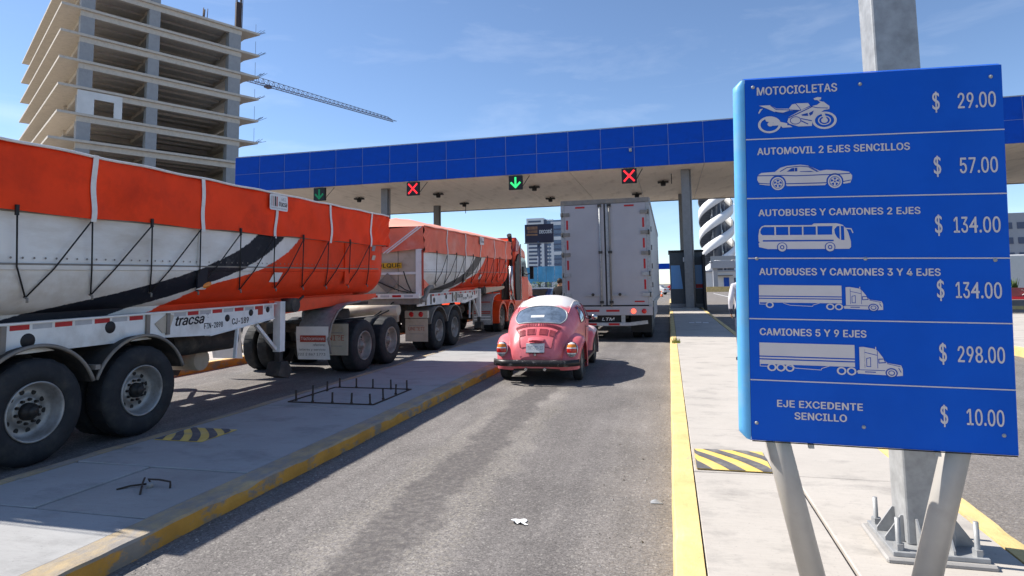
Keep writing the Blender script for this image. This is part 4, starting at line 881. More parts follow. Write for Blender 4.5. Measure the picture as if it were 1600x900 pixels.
def truck(dst, wheels, full=(80, 628, 1048, 825)):
    cab = [(765, 642), (792, 640), (862, 650), (886, 662), (946, 736), (1036, 748), (1046, 770), (1046, 812), (1006, 816), (945, 812), (752, 808), (745, 792), (765, 782)]
    pictogram(full, dst, [
        (Wt, [[[(80, 630), (734, 630), (734, 714), (80, 714)]], [[(80, 722), (734, 722), (734, 732), (80, 732)]], [[(80, 740), (734, 740), (734, 768), (80, 768)]]] + [[s] for s in stroke([(83, 768), (83, 782), (136, 782)], 4) + stroke([(275, 772), (330, 788), (505, 794), (510, 784), (560, 768)], 4) + stroke([(874, 640), (874, 662)], 6)]
             + [ring(cx, cy, 32, 25, 12, 9) for cx, cy in wheels] + [[cab]]),
        (Dk, [[s] for s in stroke([(800, 655), (800, 770)], 4) + stroke([(812, 712), (838, 706), (838, 762), (812, 762), (812, 712)], 5) + stroke([(884, 664), (884, 770)], 4) + stroke([(800, 674), (880, 690)], 4) + stroke([(892, 714), (926, 712), (936, 734), (892, 738), (892, 714)], 6) + stroke([(946, 740), (1030, 756)], 4) + stroke([(760, 784), (930, 784)], 4) + stroke([(800, 796), (868, 796)], 6) + stroke([(1020, 766), (1034, 790)], 5)] + [ring(973, 797, 40, 30, 9, 7), ring(973, 797, 22, 16, 6, 5)]),
        (Wt, [ring(973, 798, 31, 23, 8, 6)]),
    ])
truck((0.058, 0.598, 0.620, 0.739), [(165, 787), (643, 795), (710, 795)])
truck((0.055, 0.671, 0.319, 0.464), [(165, 787), (228, 787), (290, 787), (643, 795), (710, 795)])
# --- slanting legs down to the island
def leg(a0, a1):
    t0, t1 = sp_(a0, 0.35, -0.09), sp_(a0 + (a1 - a0) * (0.73 / 0.59 + .0), -0.735, -0.09)
    top = sp_(a0 - (a1 - a0) * 0.3, 0.20, -0.10); p1 = sp_(a0, -0.012, -0.085); d = (sp_(a1, -0.60, -0.06) - p1).normalized(); p0 = p1 - d * 0.5; k = (-0.0 - p1.z) / d.z
    o = MB().tube([p0, p1 + d * k], 0.0575, 20).build('leg', 'leg_paint', ps)
    f = p1 + d * k; MB().box(f.x - .11, f.x + .11, f.y - .09, f.y + .09, 0.0, 0.012).build('foot_plate', 'leg_paint', o)
leg(0.130, 0.262); leg(0.898, 0.748)
for a in (0.27, 0.80): MB().box(*[c for c in (sp_(a, -.03, -.03).x - .012, sp_(a, -.03, -.03).x + .012, sp_(a, -.03, -.03).y - .012, sp_(a, -.03, -.03).y + .012, sp_(a, -.03, -.03).z, sp_(a, -.03, -.03).z + .022)]).build('bolt', 'steel_galv', ps)

# ================================================================== steel lamp post behind the board
lp = tag(empty('steel_post', (1.312, 3.975, 0.17)), 'tall square galvanised steel post standing behind the price board', 'post')
box1('shaft', 'steel_galv', lp, -0.117, 0.117, -0.115, 0.115, 0.05, 9.0, 0.012)
MB().prism([(-.26, -.25), (.25, -.25), (.25, .26), (-.25, .25)], lambda a, b, h: (a, b, h), -.005, 0.028).build('grout_pad', 'slab_grey', lp, 0.01, 1)
box1('base_plate', 'steel_galv', lp, -0.222, 0.222, -0.225, 0.225, 0.028, 0.052, 0.003)
for sx, sy, dx, dy in ((-1, -.6, 1, 0), (-1, .6, 1, 0), (1, -.6, 1, 0), (1, .6, 1, 0), (-.6, -1, 0, 1), (.6, -1, 0, 1), (-.6, 1, 0, 1), (.6, 1, 0, 1)):
    g = MB(); s_ = 1 if (sx if dx else sy) > 0 else -1; off = (sy if dx else sx) * .115
    def gp(a, b, h): return (s_ * (.1175 + a), off + h, .052 + b) if dx else (off + h, s_ * (.1155 + a), .052 + b)
    g.prism([(0, 0), (.095, 0), (.095, .02), (.012, .14), (0, .14)], gp, -.005, .005); g.build('gusset', 'steel_galv', lp)
for x, y, h in ((-.182, -.185, .215), (.182, -.185, .22), (-.182, .185, .20), (.182, .185, .215)):
    b = MB().lathe([(0, h), (.013, h), (.0135, .05)], 10, lambda hh, a, c, x=x, y=y: (x + a, y + c, hh)).build('anchor_bolt', 'steel_galv', lp)
    MB().lathe([(0, .085), (.026, .085), (.026, .052)], 6, lambda hh, a, c, x=x, y=y: (x + a, y + c, hh), smooth=False).build('nut', 'steel_galv', b)

# ================================================================== people
def person(name, loc, rz, label, joints, mats, rule, hair=True):
    me = D.meshes.new('skeleton'); vs = [j[0] for j in joints]; es = [(j[2], i_) for i_, j in enumerate(joints) if j[2] is not None]
    me.from_pydata(vs, es, []); ob = D.objects.new('tmp', me); COL.objects.link(ob)
    ob.modifiers.new('s', 'SKIN'); ss = ob.modifiers.new('u', 'SUBSURF'); ss.levels = 2; ss.render_levels = 2
    for i_, j in enumerate(joints): r_ = j[1]; me.skin_vertices[0].data[i_].radius = r_ if isinstance(r_, tuple) else (r_, r_)
    me.skin_vertices[0].data[0].use_root = True
    dg = bpy.context.evaluated_depsgraph_get(); dg.update(); nm = D.meshes.new_from_object(ob.evaluated_get(dg)); D.objects.remove(ob)
    nm.materials.clear()
    for m in mats: nm.materials.append(M[m])
    for p in nm.polygons: p.material_index = rule(p.center); p.use_smooth = True
    root = tag(empty(name, loc, rz), label, 'person'); link('body', nm, root)
    hd = joints[3][0]
    if hair:
        h = MB().grid(lambda u, v: (hd[0] + .098 * math.sin(v * 2.0) * math.cos(u * 6.2832), hd[1] - .012 + .112 * math.sin(v * 2.0) * math.sin(u * 6.2832), hd[2] + .028 + .118 * math.cos(v * 2.0) * (1 if math.sin(u * 6.2832) < .3 else .9)), 18, 9).build('hair', 'hair', root)
    for sx in (-1, 1):
        MB().lathe([(0, .014), (.012, .012), (.02, 0)], 8, lambda h, a, b, sx=sx: (hd[0] + sx * (.083 + h), hd[1] + a, hd[2] - .01 + b * 1.4)).build('ear', 'skin', root)
        MB().lathe([(0, .008), (.008, .004), (.010, 0)], 8, lambda h, a, b, sx=sx: (hd[0] + sx * .034 + a, hd[1] + .093 + h, hd[2] + .012 + b * .6)).build('eye', 'hair', root)
    MB().prism([(-.014, -.035), (.014, -.035), (.006, .02), (-.006, .02)], lambda a, b, h: (hd[0] + a, hd[1] + .095 + h * (.5 if b > 0 else 1), hd[2] - .008 + b), 0, .022).build('nose', 'skin', root)
    MB().box(hd[0] - .024, hd[0] + .024, hd[1] + .088, hd[1] + .098, hd[2] - .068, hd[2] - .058).build('mouth', 'ink_red', root)
    # fingers: five short chains from each palm
    for w in [i_ for i_, j in enumerate(joints) if len(j) > 3]:
        p = Vector(joints[w][0]); sx = 1 if p.x > 0 else -1
        for q, (dy, l_) in enumerate(((-.03, .065), (-.011, .075), (.009, .072), (.028, .058))):
            MB().tube([p + Vector((0, dy, .01)), p + Vector((0, dy, -l_ * .5)), p + Vector((-sx * .016, dy + .006, -l_)), ], [.009, .009, .007], 8).build('finger', 'skin', root)
        MB().tube([p + Vector((-sx * .01, .035, .045)), p + Vector((-sx * .02, .058, .015)), p + Vector((-sx * .022, .064, -.015))], [.011, .010, .008], 8).build('thumb', 'skin', root)
    return root
def stand(arm_l, arm_r, fat=1.0):
    j = [((0, 0, .95), (.155 * fat, .105), None), ((0, -.01, 1.15), (.15 * fat, .105), 0), ((0, .0, 1.40), (.165 * fat, .10), 1), ((0, .03, 1.63), (.085, .102), 5), ((0, .035, 1.70), (.06, .07), 3), ((0, .005, 1.50), (.055, .058), 2)]
    for sx, arm in ((-1, arm_l), (1, arm_r)):
        b = len(j); j.append(((sx * .19, -.005, 1.42), (.062, .062), 2))
        for k, (p, r_) in enumerate(arm):
            e = ((p[0] * sx, p[1], p[2]), (r_, r_), b + k)
            j.append(e + (True,) if k == len(arm) - 1 else e)
        h = len(j); j.append(((sx * .095, 0, .88), (.095, .10), 0)); j.append(((sx * .105, .02, .50), (.062, .066), h)); j.append(((sx * .11, -.01, .09), (.042, .046), h + 1)); j.append(((sx * .115, .03, .035), (.045, .035), h + 2)); j.append(((sx * .125, .17, .028), (.042, .026), h + 3))
    return j
down = [((.245, -.02, 1.15), .046), ((.255, .04, .92), .032), ((.255, .06, .85), .026)]
bent = [((.26, -.05, 1.16), .048), ((.24, .13, 1.05), .034), ((.20, .22, 1.06), .026)]
def rule1(c): return 3 if c.z < .085 else (1 if c.z < .98 else (2 if c.z > 1.50 or (abs(c.x) > .19 and c.z < .98) else 0))
person('person', (1.36, 12.5, 0.168), R(15), 'person in a pale shirt and navy trousers half hidden by the price board', stand([((.27, -.06, 1.16), .052), ((.25, .02, .95), .036), ((.22, .08, .88), .028)], bent, 1.05),
       ['shirt', 'jeans', 'skin', 'black'], rule1)
person('person', (-3.55, 20.3, HL - .002), R(-20), 'person in black clothes standing beside the white box trailer', stand(down, down), ['dark_cloth', 'dark_cloth', 'skin', 'black'], rule1)
# ================================================================== old rounded two door car
def beetle_paint():
    m = D.materials.new('faded_pink_red_paint'); m.use_nodes = True
    n, l, b = nodes_of(m); b.inputs['Roughness'].default_value = 0.36; b.inputs['Specular IOR Level'].default_value = 0.3; b.inputs['Coat Weight'].default_value = 0.18; b.inputs['Coat Roughness'].default_value = 0.18
    tc = n.new('ShaderNodeTexCoord'); P = tc.outputs['Object']
    def noise(s, d, r_=0.6):
        t = n.new('ShaderNodeTexNoise'); t.inputs['Scale'].default_value = s; t.inputs['Detail'].default_value = d; t.inputs['Roughness'].default_value = r_; l.new(P, t.inputs['Vector']); return t.outputs['Fac']
    def ramp(x, a, b_, c, d):
        q = n.new('ShaderNodeMapRange'); q.inputs[1].default_value = a; q.inputs[2].default_value = b_; q.inputs[3].default_value = c; q.inputs[4].default_value = d; l.new(x, q.inputs[0]); return q.outputs[0]
    c1 = n.new('ShaderNodeMixRGB'); c1.inputs[1].default_value = (0.62, 0.115, 0.135, 1); c1.inputs[2].default_value = (0.74, 0.22, 0.245, 1); l.new(ramp(noise(1.6, 5), 0.35, 0.65, 0, 1), c1.inputs[0])
    c2 = n.new('ShaderNodeMixRGB'); c2.inputs[2].default_value = (0.30, 0.07, 0.06, 1); l.new(ramp(noise(9, 8, 0.7), 0.6, 0.75, 0, 0.5), c2.inputs[0]); l.new(c1.outputs[0], c2.inputs[1])
    sx = n.new('ShaderNodeSeparateXYZ'); l.new(P, sx.inputs[0])
    ad = n.new('ShaderNodeMath'); ad.operation = 'ADD'; l.new(sx.outputs[2], ad.inputs[0]); l.new(ramp(noise(5, 7, 0.7), 0.2, 0.8, -0.06, 0.06), ad.inputs[1])
    # bleached roof and front lid: primer showing through
    c3 = n.new('ShaderNodeMixRGB'); c3.inputs[2].default_value = (0.74, 0.69, 0.66, 1); l.new(ramp(ad.outputs[0], 1.235, 1.275, 0, 1), c3.inputs[0]); l.new(c2.outputs[0], c3.inputs[1])
    ay = n.new('ShaderNodeMath'); ay.operation = 'ADD'; l.new(sx.outputs[1], ay.inputs[0]); l.new(ramp(noise(5, 7, 0.7), 0.2, 0.8, -0.2, 0.2), ay.inputs[1])
    c4 = n.new('ShaderNodeMixRGB'); c4.inputs[2].default_value = (0.66, 0.56, 0.54, 1); l.new(ramp(ay.outputs[0], 2.95, 3.05, 0, 0.8), c4.inputs[0]); l.new(c3.outputs[0], c4.inputs[1])
    l.new(c4.outputs[0], b.inputs['Base Color'])
    return m
M['beetle'] = beetle_paint()
M['beetle_dark'] = mat('dark_red_vent', (0.20, 0.035, 0.045), 0.6, var=0.2)
bt = tag(empty('rounded_old_car', (-2.225, 10.06, 0.0), R(1.5)), 'faded pink red rounded old car with white bleached roof in the lane', 'car')
SEC = [(0.14, .47, .40, .26), (0.19, .64, .46, .40), (0.30, .81, .54, .47), (0.48, .965, .65, .53), (0.70, 1.10, .77, .59), (0.95, 1.235, .86, .635), (1.2, 1.345, .91, .665), (1.5, 1.43, .93, .685), (1.8, 1.462, .93, .69), (2.1, 1.45, .93, .685),
       (2.35, 1.395, .92, .675), (2.55, 1.28, .91, .66), (2.75, 1.11, .895, .63), (2.92, .98, .87, .59), (3.2, .925, .81, .51), (3.5, .83, .71, .42), (3.75, .69, .58, .32), (3.88, .53, .45, .2)]
def cr(vals, x):
    for i_ in range(len(vals) - 1):
        if x <= vals[i_ + 1][0] or i_ == len(vals) - 2:
            a, b = vals[i_], vals[i_ + 1]; p = vals[max(i_ - 1, 0)]; q = vals[min(i_ + 2, len(vals) - 1)]; t = (x - a[0]) / (b[0] - a[0]); out = []
            for k in range(1, len(a)):
                m0 = (b[k] - p[k]) / max(b[0] - p[0], 1e-6) * (b[0] - a[0]); m1 = (q[k] - a[k]) / max(q[0] - a[0], 1e-6) * (b[0] - a[0])
                out.append((2 * t ** 3 - 3 * t * t + 1) * a[k] + (t ** 3 - 2 * t * t + t) * m0 + (-2 * t ** 3 + 3 * t * t) * b[k] + (t ** 3 - t * t) * m1)
            return out
def shell(y, t):
    zt, zb, hw = cr(SEC, y); c, s_ = math.cos(t), math.sin(t); s_ = max(s_, 0)
    return Vector((hw * math.copysign(abs(c) ** 0.80, c), y, zb + (zt - zb) * s_ ** 0.92))
def shell_n(y, t):
    e = 0.01; a = shell(min(y + e, 3.87), t) - shell(max(y - e, .145), t); b = shell(y, min(t + e, math.pi)) - shell(y, max(t - e, 0)); n_ = b.cross(a).normalized()
    c = shell(y, t) - Vector((0, 1.9, .7))
    return n_ if n_.dot(c) > 0 else -n_
def off(y, t, d): return shell(y, t) + shell_n(y, t) * d
mb = MB(); ya, yb = .14, 3.88
mb.grid(lambda u, v: shell(ya + (yb - ya) * u, math.pi * v), 90, 40)
for sg in (0, 1):
    def low(u, v, sg=sg):
        y = ya + (yb - ya) * u; zt, zb, hw = cr(SEC, y); x = hw * (1 - .10 * v * v); return ((x if sg == 0 else -x), y, zb + (0.27 - zb) * v)
    mb.grid(low, 90, 6)
mb.grid(lambda u, v: (-.26 + .52 * v, .145 + .012 * math.sin(v * 3.14), .47 - .2 * u), 4, 8)
mb.build('body', 'beetle', bt)
# patch on the shell (window, lid line, louvre) given as an outline in (y, t)
def patch(name, m, y0, y1, t0, t1, d, nu=14, nv=18, shape=None, parent=bt, round_=0.18):
    def fn(u, v):
        a, b = u * 2 - 1, v * 2 - 1
        k = 1.0
        if shape: a, b = shape(a, b)
        else:
            # squircle mapping keeps the corners round
            r_ = round_; aa = a * math.sqrt(1 - r_ * b * b); bb_ = b * math.sqrt(1 - r_ * a * a); a, b = aa, bb_
        return off(y0 + (y1 - y0) * (a + 1) / 2, t0 + (t1 - t0) * (b + 1) / 2, d)
    return MB().grid(fn, nu, nv).build(name, m, parent)
def rim_of(name, m, y0, y1, t0, t1, d, r_, shape=None, parent=bt, round_=0.18):
    pts = []
    N_ = 64
    for k in range(N_ + 1):
        q = (k % N_) / N_ * 4; s_ = int(q); f = (q - s_) * 2 - 1
        a, b = [(f, -1), (1, f), (-f, 1), (-1, -f)][s_]
        if shape: a, b = shape(a, b)
        else: aa = a * math.sqrt(1 - round_ * b * b); bb_ = b * math.sqrt(1 - round_ * a * a); a, b = aa, bb_
        pts.append(off(y0 + (y1 - y0) * (a + 1) / 2, t0 + (t1 - t0) * (b + 1) / 2, d))
    return MB().tube(pts, r_, 6, cap=False).build(name, m, parent)
rw = (0.535, 1.03, R(46), R(134))
w = patch('rear_window', 'glass_sky', *rw, 0.006, round_=.35); rim_of('window_seal', 'steel_galv', *rw, 0.007, 0.011, parent=w, round_=.35)
wst = MB().add([off(.68, R(86), .009), off(.68, R(102), .009), off(.74, R(102), .009), off(.74, R(86), .009)], [(0, 1, 2, 3)]).build('sticker', 'plate_white', w)
for sg in (0, 1):
    T = (lambda t: t) if sg == 0 else (lambda t: math.pi - t)
    shp = lambda a, b: (a * math.sqrt(1 - .3 * b * b) + (-.18 * (b + 1) if a > 0 else .35 * (b + 1)), b * math.sqrt(1 - .3 * a * a))
    for y0, y1 in ((1.13, 1.60), (1.70, 2.44)):
        q = patch('side_window', 'glass_dark' if y0 > 1.2 else 'glass_sky', y0, y1, T(R(5)), T(R(40)), 0.006, shape=shp); rim_of('window_seal', 'beetle_dark', y0, y1, T(R(5)), T(R(40)), 0.006, 0.009, shape=shp, parent=q)
    MB().tube([off(0.93 + 1.62 * k / 20, T(R(47 + 3 * math.sin(k / 20 * 3.14))), .008) for k in range(21)] + [off(2.62, T(R(38)), .006)], .009, 6).build('drip_rail', 'beetle', bt)
    MB().tube([off(1.655, T(R(a)), .002) for a in range(0, 44, 3)], .005, 5).build('door_gap', 'ink', bt)
    MB().tube([(.69 if sg == 0 else -.69, 1.655, .9 - .1 * k) for k in range(6)], .005, 5).build('door_gap', 'ink', bt)
    hx = .70 if sg == 0 else -.70
    MB().tube([(hx, 1.74, .86), (hx * 1.04, 1.78, .86), (hx * 1.04, 1.86, .86), (hx, 1.90, .86)], .010, 6).build('door_handle', 'chrome', bt)
ws = patch('windscreen', 'glass_dark', 2.47, 2.86, R(38), R(142), 0.006)
# engine lid outline, louvres, plate light hood
lid = [off(0.455 - .0 * k, R(50 + 80 * k / 24), .002) for k in range(25)] + [off(.455 - .26 * (k / 10), R(130 - 6 * math.sin(k / 10 * 2.5)), .002) for k in range(1, 11)] + [off(.185, R(128 - 76 * k / 16), .001) for k in range(1, 17)] + [off(.195 + .26 * (k / 10), R(50 + 6 * math.sin((1 - k / 10) * 2.5)), .002) for k in range(1, 11)]
MB().tube(lid, .0055, 5, cap=False).build('engine_lid_gap', 'beetle_dark', bt)
lo = MB()
for k in range(30):
    t = R(48 + 84 * k / 29); lo.bar(off(.468, t, .006), off(.520, t, .006), .008, .012, up=shell_n(.5, t))
lo.build('louvre_row', 'beetle_dark', bt)
for k in range(4):
    c = R(117 - 18.2 * k); v_ = patch('louvre_panel', 'beetle', .305, .405, c - R(7.6), c + R(7.6), .008, 4, 8, round_=.02)
    for q in range(6):
        y = .315 + .016 * q; MB().bar(off(y, c - R(6.6), .011), off(y, c + R(6.6), .011), .009, .006, up=(0, 0, 1)).build('louvre', 'beetle_dark', v_)
hood = MB().grid(lambda u, v: (-.135 + .27 * u, .255 - .125 * v * (1 - .5 * (2 * u - 1) ** 2), .765 - .045 * v + .02 * math.sin(u * 3.1416)), 10, 5).grid(lambda u, v: (-.135 + .27 * u, .255 - .125 * v * (1 - .5 * (2 * u - 1) ** 2), .748 - .05 * v), 10, 5); hood.build('plate_lamp_hood', 'beetle', bt)
npl = MB().add([(-.155, .128, .535), (.155, .128, .535), (.155, .160, .68), (-.155, .160, .68), (-.155, .15, .535), (.155, .15, .535), (.155, .20, .68), (-.155, .20, .68)], [(0, 1, 2, 3), (0, 4, 5, 1), (1, 5, 6, 2), (2, 6, 7, 3), (3, 7, 4, 0)]).build('number_plate', 'plate_white', bt)
lettering('TXZ-70-13', 0.07, 'ink_grey', npl, frame_mtx((0, .1365, .58), (1, 0, 0), (0, .22, 1)), fit=(-.13, .13, 0, .06))
MB().bar((-.155, .124, .528), (.155, .124, .528), .01, .012).build('plate_edge', 'ink', npl)
MB().tube([(0, .135, .50), (0, .11, .50)], .022, 10).build('lid_lock', 'chrome', bt)
# fenders
def fender(name, yc, sg, r0, back, xin, xout, rl):
    def fn(u, v):
        th = R(-24 + 216 * u); s_ = v * math.pi / 2
        rr = rl + (r0 - rl) * math.cos(s_) ** 0.75
        cx, cz = math.cos(th), math.sin(th)
        st = 1 + back * max(0, -cx) ** 2 * (1 - .3 * v)
        if cz < 0: st *= 1 + .0 * cz
        bulge = 1 - .10 * (1 - max(0, cz)) * 0
        x = xin + (xout - xin) * math.sin(s_) ** 1.0 * (1 - .16 * max(0, -cx) ** 3)
        return (sg * x, yc + rr * cx * st, .31 + rr * cz * (1 if cz > 0 else .75))
    f = MB().grid(fn, 40, 12).build(name, 'beetle', bt)
    MB().tube([fn(k / 40, 1.0) for k in range(41)], .011, 6).build('fender_lip', 'beetle', f)
    MB().grid(lambda u, v: (sg * (xin + (xout - xin) * .2), yc + (rl * 1.12) * math.cos(R(-10 + 200 * u)) * v, .31 + rl * 1.12 * math.sin(R(-10 + 200 * u)) * v), 24, 2).build('wheel_well', 'black', f)
    return f
for sg in (-1, 1):
    fender('rear_fender', .80, sg, .52, .10, .40, .765, .375)
    fender('front_fender', 3.20, sg, .50, -.02, .36, .755, .385)
    MB().prism([(1.18, .25), (2.84, .25), (2.84, .30), (1.18, .30)], lambda a, b, h: (h, a, b), sg * .56, sg * .735).build('running_board', 'black', bt)
    for y in (.80, 3.20):
        wl_ = MB().lathe([(0.20, .02), (.245, .0), (.295, .012), (.312, .035), (.312, .125), (.295, .15), (.2, .15)], 30, lambda h, a, b, y=y, sg=sg: (sg * (.725 - h), y + a, .312 + b)).build('wheel', 'rubber', bt)
        MB().lathe([(0, .012), (.06, .012), (.075, .03), (.15, .035), (.17, .055), (.195, .045), (.208, .015), (.208, .06)], 24, lambda h, a, b, y=y, sg=sg: (sg * (.725 - h), y + a, .312 + b)).build('rim', 'rim_dust', wl_)
    # tail light: big upright oval, amber over red over clear
    tl = tag  # placeholder
    ctr = Vector((sg * .605, .285, .575))
    def lamp(name, m, z0, z1, d, parent):
        def fn(u, v):
            z = z0 + (z1 - z0) * u; h = .118; w_ = .084 * math.sqrt(max(0.0, 1 - (z / h) ** 2)); x = -w_ + 2 * w_ * v
            r2 = max(0.0, 1 - (z / h) ** 2 - (x / .09) ** 2 * .8)
            return (ctr.x + x, ctr.y - .030 - d * math.sqrt(max(r2, 0)) + .20 * z * .55 + abs(x) * .10, ctr.z + z)
        return MB().grid(fn, 8, 12).build(name, m, parent)
    base = MB().lathe([(.112, .0), (.120, -.01), (.118, .09), (.09, .16)], 24, lambda h, a, b: (ctr.x + a * .80, ctr.y - .022 + h + b * .11, ctr.z + b * 1.04)).build('tail_light', 'chrome', bt)
    lamp('amber_lens', 'amber', .036, .090, .045, base); lamp('clear_lens', 'clear_lens', .018, .036, .046, base); lamp('red_lens', 'red_lens', -.052, .018, .048, base); lamp('clear_lens', 'clear_lens', -.072, -.052, .046, base); lamp('reverse_lens', 'steel_galv', -.115, -.072, .044, base); lamp('clear_lens', 'clear_lens', .090, .117, .04, base)
    MB().lathe([(0, -.03), (.06, -.022), (.09, 0), (.095, .04)], 20, lambda h, a, b, sg=sg: (sg * .60 + a, 3.62 - h, .66 + b)).build('headlight', 'clear_lens', bt)
    MB().tube([(sg * .62, 2.52, .93), (sg * .76, 2.50, .97)], .008, 6).build('mirror_arm', 'chrome', bt); MB().lathe([(0, -.015), (.055, -.012), (.06, .01), (0, .02)], 14, lambda h, a, b, sg=sg: (sg * .79 + a, 2.49 + h, 1.0 + b)).build('mirror', 'chrome', bt)
def bump(y0, dirn, z):
    pts = []
    for k in range(29):
        a = -1 + 2 * k / 28; x = .735 * a; pts.append((x, y0 + dirn * (.0 + .19 * max(0, abs(a) - .62) ** 2 / .144), z))
    mb = MB(); prof = [(-.055, .018), (-.045, -.012), (0, -.026), (.045, -.012), (.055, .018)]
    mb.grid(lambda u, v: (lambda p, q: (p[0], p[1] + dirn * (q[1]), p[2] + q[0]))(pts[round(u * 28)], prof[round(v * 4)]), 28, 4); mb.grid(lambda u, v: (lambda p, q: (p[0], p[1] + dirn * .03, p[2] + q))(pts[round(u * 28)], -.055 + .11 * v), 28, 1)
    return mb
bump(.028, 1, .365).build('rear_bumper', 'bumper_black', bt); bump(3.99, -1, .38).build('front_bumper', 'chrome', bt)
for sg in (-1, 1): MB().bar((sg * .40, .05, .36), (sg * .40, .45, .38), .04, .05).build('bumper_bracket', 'chassis', bt)
MB().grid(lambda u, v: (-.52 + 1.04 * u, .16 + .03 * math.sin(u * 3.14) + .02 * v, .40 - .13 * v - .02 * abs(2 * u - 1)), 12, 3).build('rear_apron', 'beetle', bt)
MB().box(-.5, .5, .35, 3.6, .20, .30).build('floor_pan', 'chassis', bt)
for x in (-.16, .16): MB().tube([(x, .30, .26), (x, .10, .255)], .024, 10).build('tail_pipe', 'chrome', bt)
MB().prism([(-.36, .8), (-.28, .55), (.0, .5), (.0, .8)], lambda a, b, h: (h, 1.9 + a, .45 + b), -.48, -.12).build('seat', 'black', bt)
# ================================================================== truck wheels
def wheel_meshes(kind):
    fr = lambda h, a, b: (-h, a, b)           # outer face at x = 0, axle along -x
    n = 40
    prof = [(0.285, .030), (.300, .006), (.36, -.006), (.43, -.004), (.475, .010), (.502, .030), (.510, .055), (.510, .235), (.50, .26), (.44, .275), (.30, .27)]
    ty = MB().lathe(prof, n, fr)
    for k in range(n):                        # shoulder blocks of the tread
        if k % 2: continue
        t0, t1 = 2 * math.pi * (k + .1) / n, 2 * math.pi * (k + 1.0) / n
        vs = [fr(h, r_ * math.cos(t), r_ * math.sin(t)) for h in (.045, .245) for r_ in (.506, .5135) for t in (t0, t1)]
        ty.add(vs, [(0, 1, 3, 2), (4, 6, 7, 5), (2, 3, 7, 6), (0, 2, 6, 4), (1, 5, 7, 3)])
    tyre = ty.mesh('wheel', 'rubber')
    dish = [(.287, .028), (.292, .002), (.280, -.004), (.272, .012), (.262, .030), (.252, .120), (.225, .142), (.150, .148), (.146, .120), (.118, .118), (.0, .118)]
    rm = MB().lathe(dish, n, fr)
    for k in range(10):
        t = 2 * math.pi * (k + .5) / 10; c = (.190 * math.cos(t), .190 * math.sin(t))
        rm.add([fr(.1435, c[0] + .026 * math.cos(q * math.pi / 6), c[1] + .026 * math.sin(q * math.pi / 6)) for q in range(12)], [tuple(range(12))], 1)
    rim = rm.mesh('rim', ['rim_alu' if kind == 'alu' else 'rim_dust', 'black'])
    hb = MB().lathe([(0, .018), (.040, .020), (.050, .032), (.055, .060), (.082, .066), (.086, .118)], 20, fr)
    for k in range(10):
        t = 2 * math.pi * k / 10; c = (.115 * math.cos(t), .115 * math.sin(t)); hb.lathe([(0, .085), (.013, .085), (.016, .12)], 6, lambda h, a, b, c=c: fr(h, a + c[0], b + c[1]), smooth=False)
    return tyre, rim, hb.mesh('hub', 'hub' if kind == 'alu' else 'rim_dust')
WM = {k: wheel_meshes(k) for k in ('alu', 'dust')}
def truck_wheel(parent, x, y, kind='alu', flip=False, spin=0.0, z=0.512):
    t, r_, h = WM[kind]
    o = link('wheel', t, parent); o.location = (x, y, z); o.rotation_euler = (spin, 0, math.pi if flip else 0)
    link('rim', r_, o); link('hub', h, o)
    return o
def dual(parent, y, half, kind, spin=0.0):
    for sg in (1, -1):
        truck_wheel(parent, sg * half, y, kind, sg < 0, spin + (0 if sg > 0 else .3))
        o = link('inner_wheel', WM[kind][0], parent); o.location = (sg * (half - .33), y, .512); o.rotation_euler = (0, 0, math.pi if sg < 0 else 0)
    MB().tube([(-half + .15, y, .512), (half - .15, y, .512)], .075, 12).build('axle', 'chassis', parent)

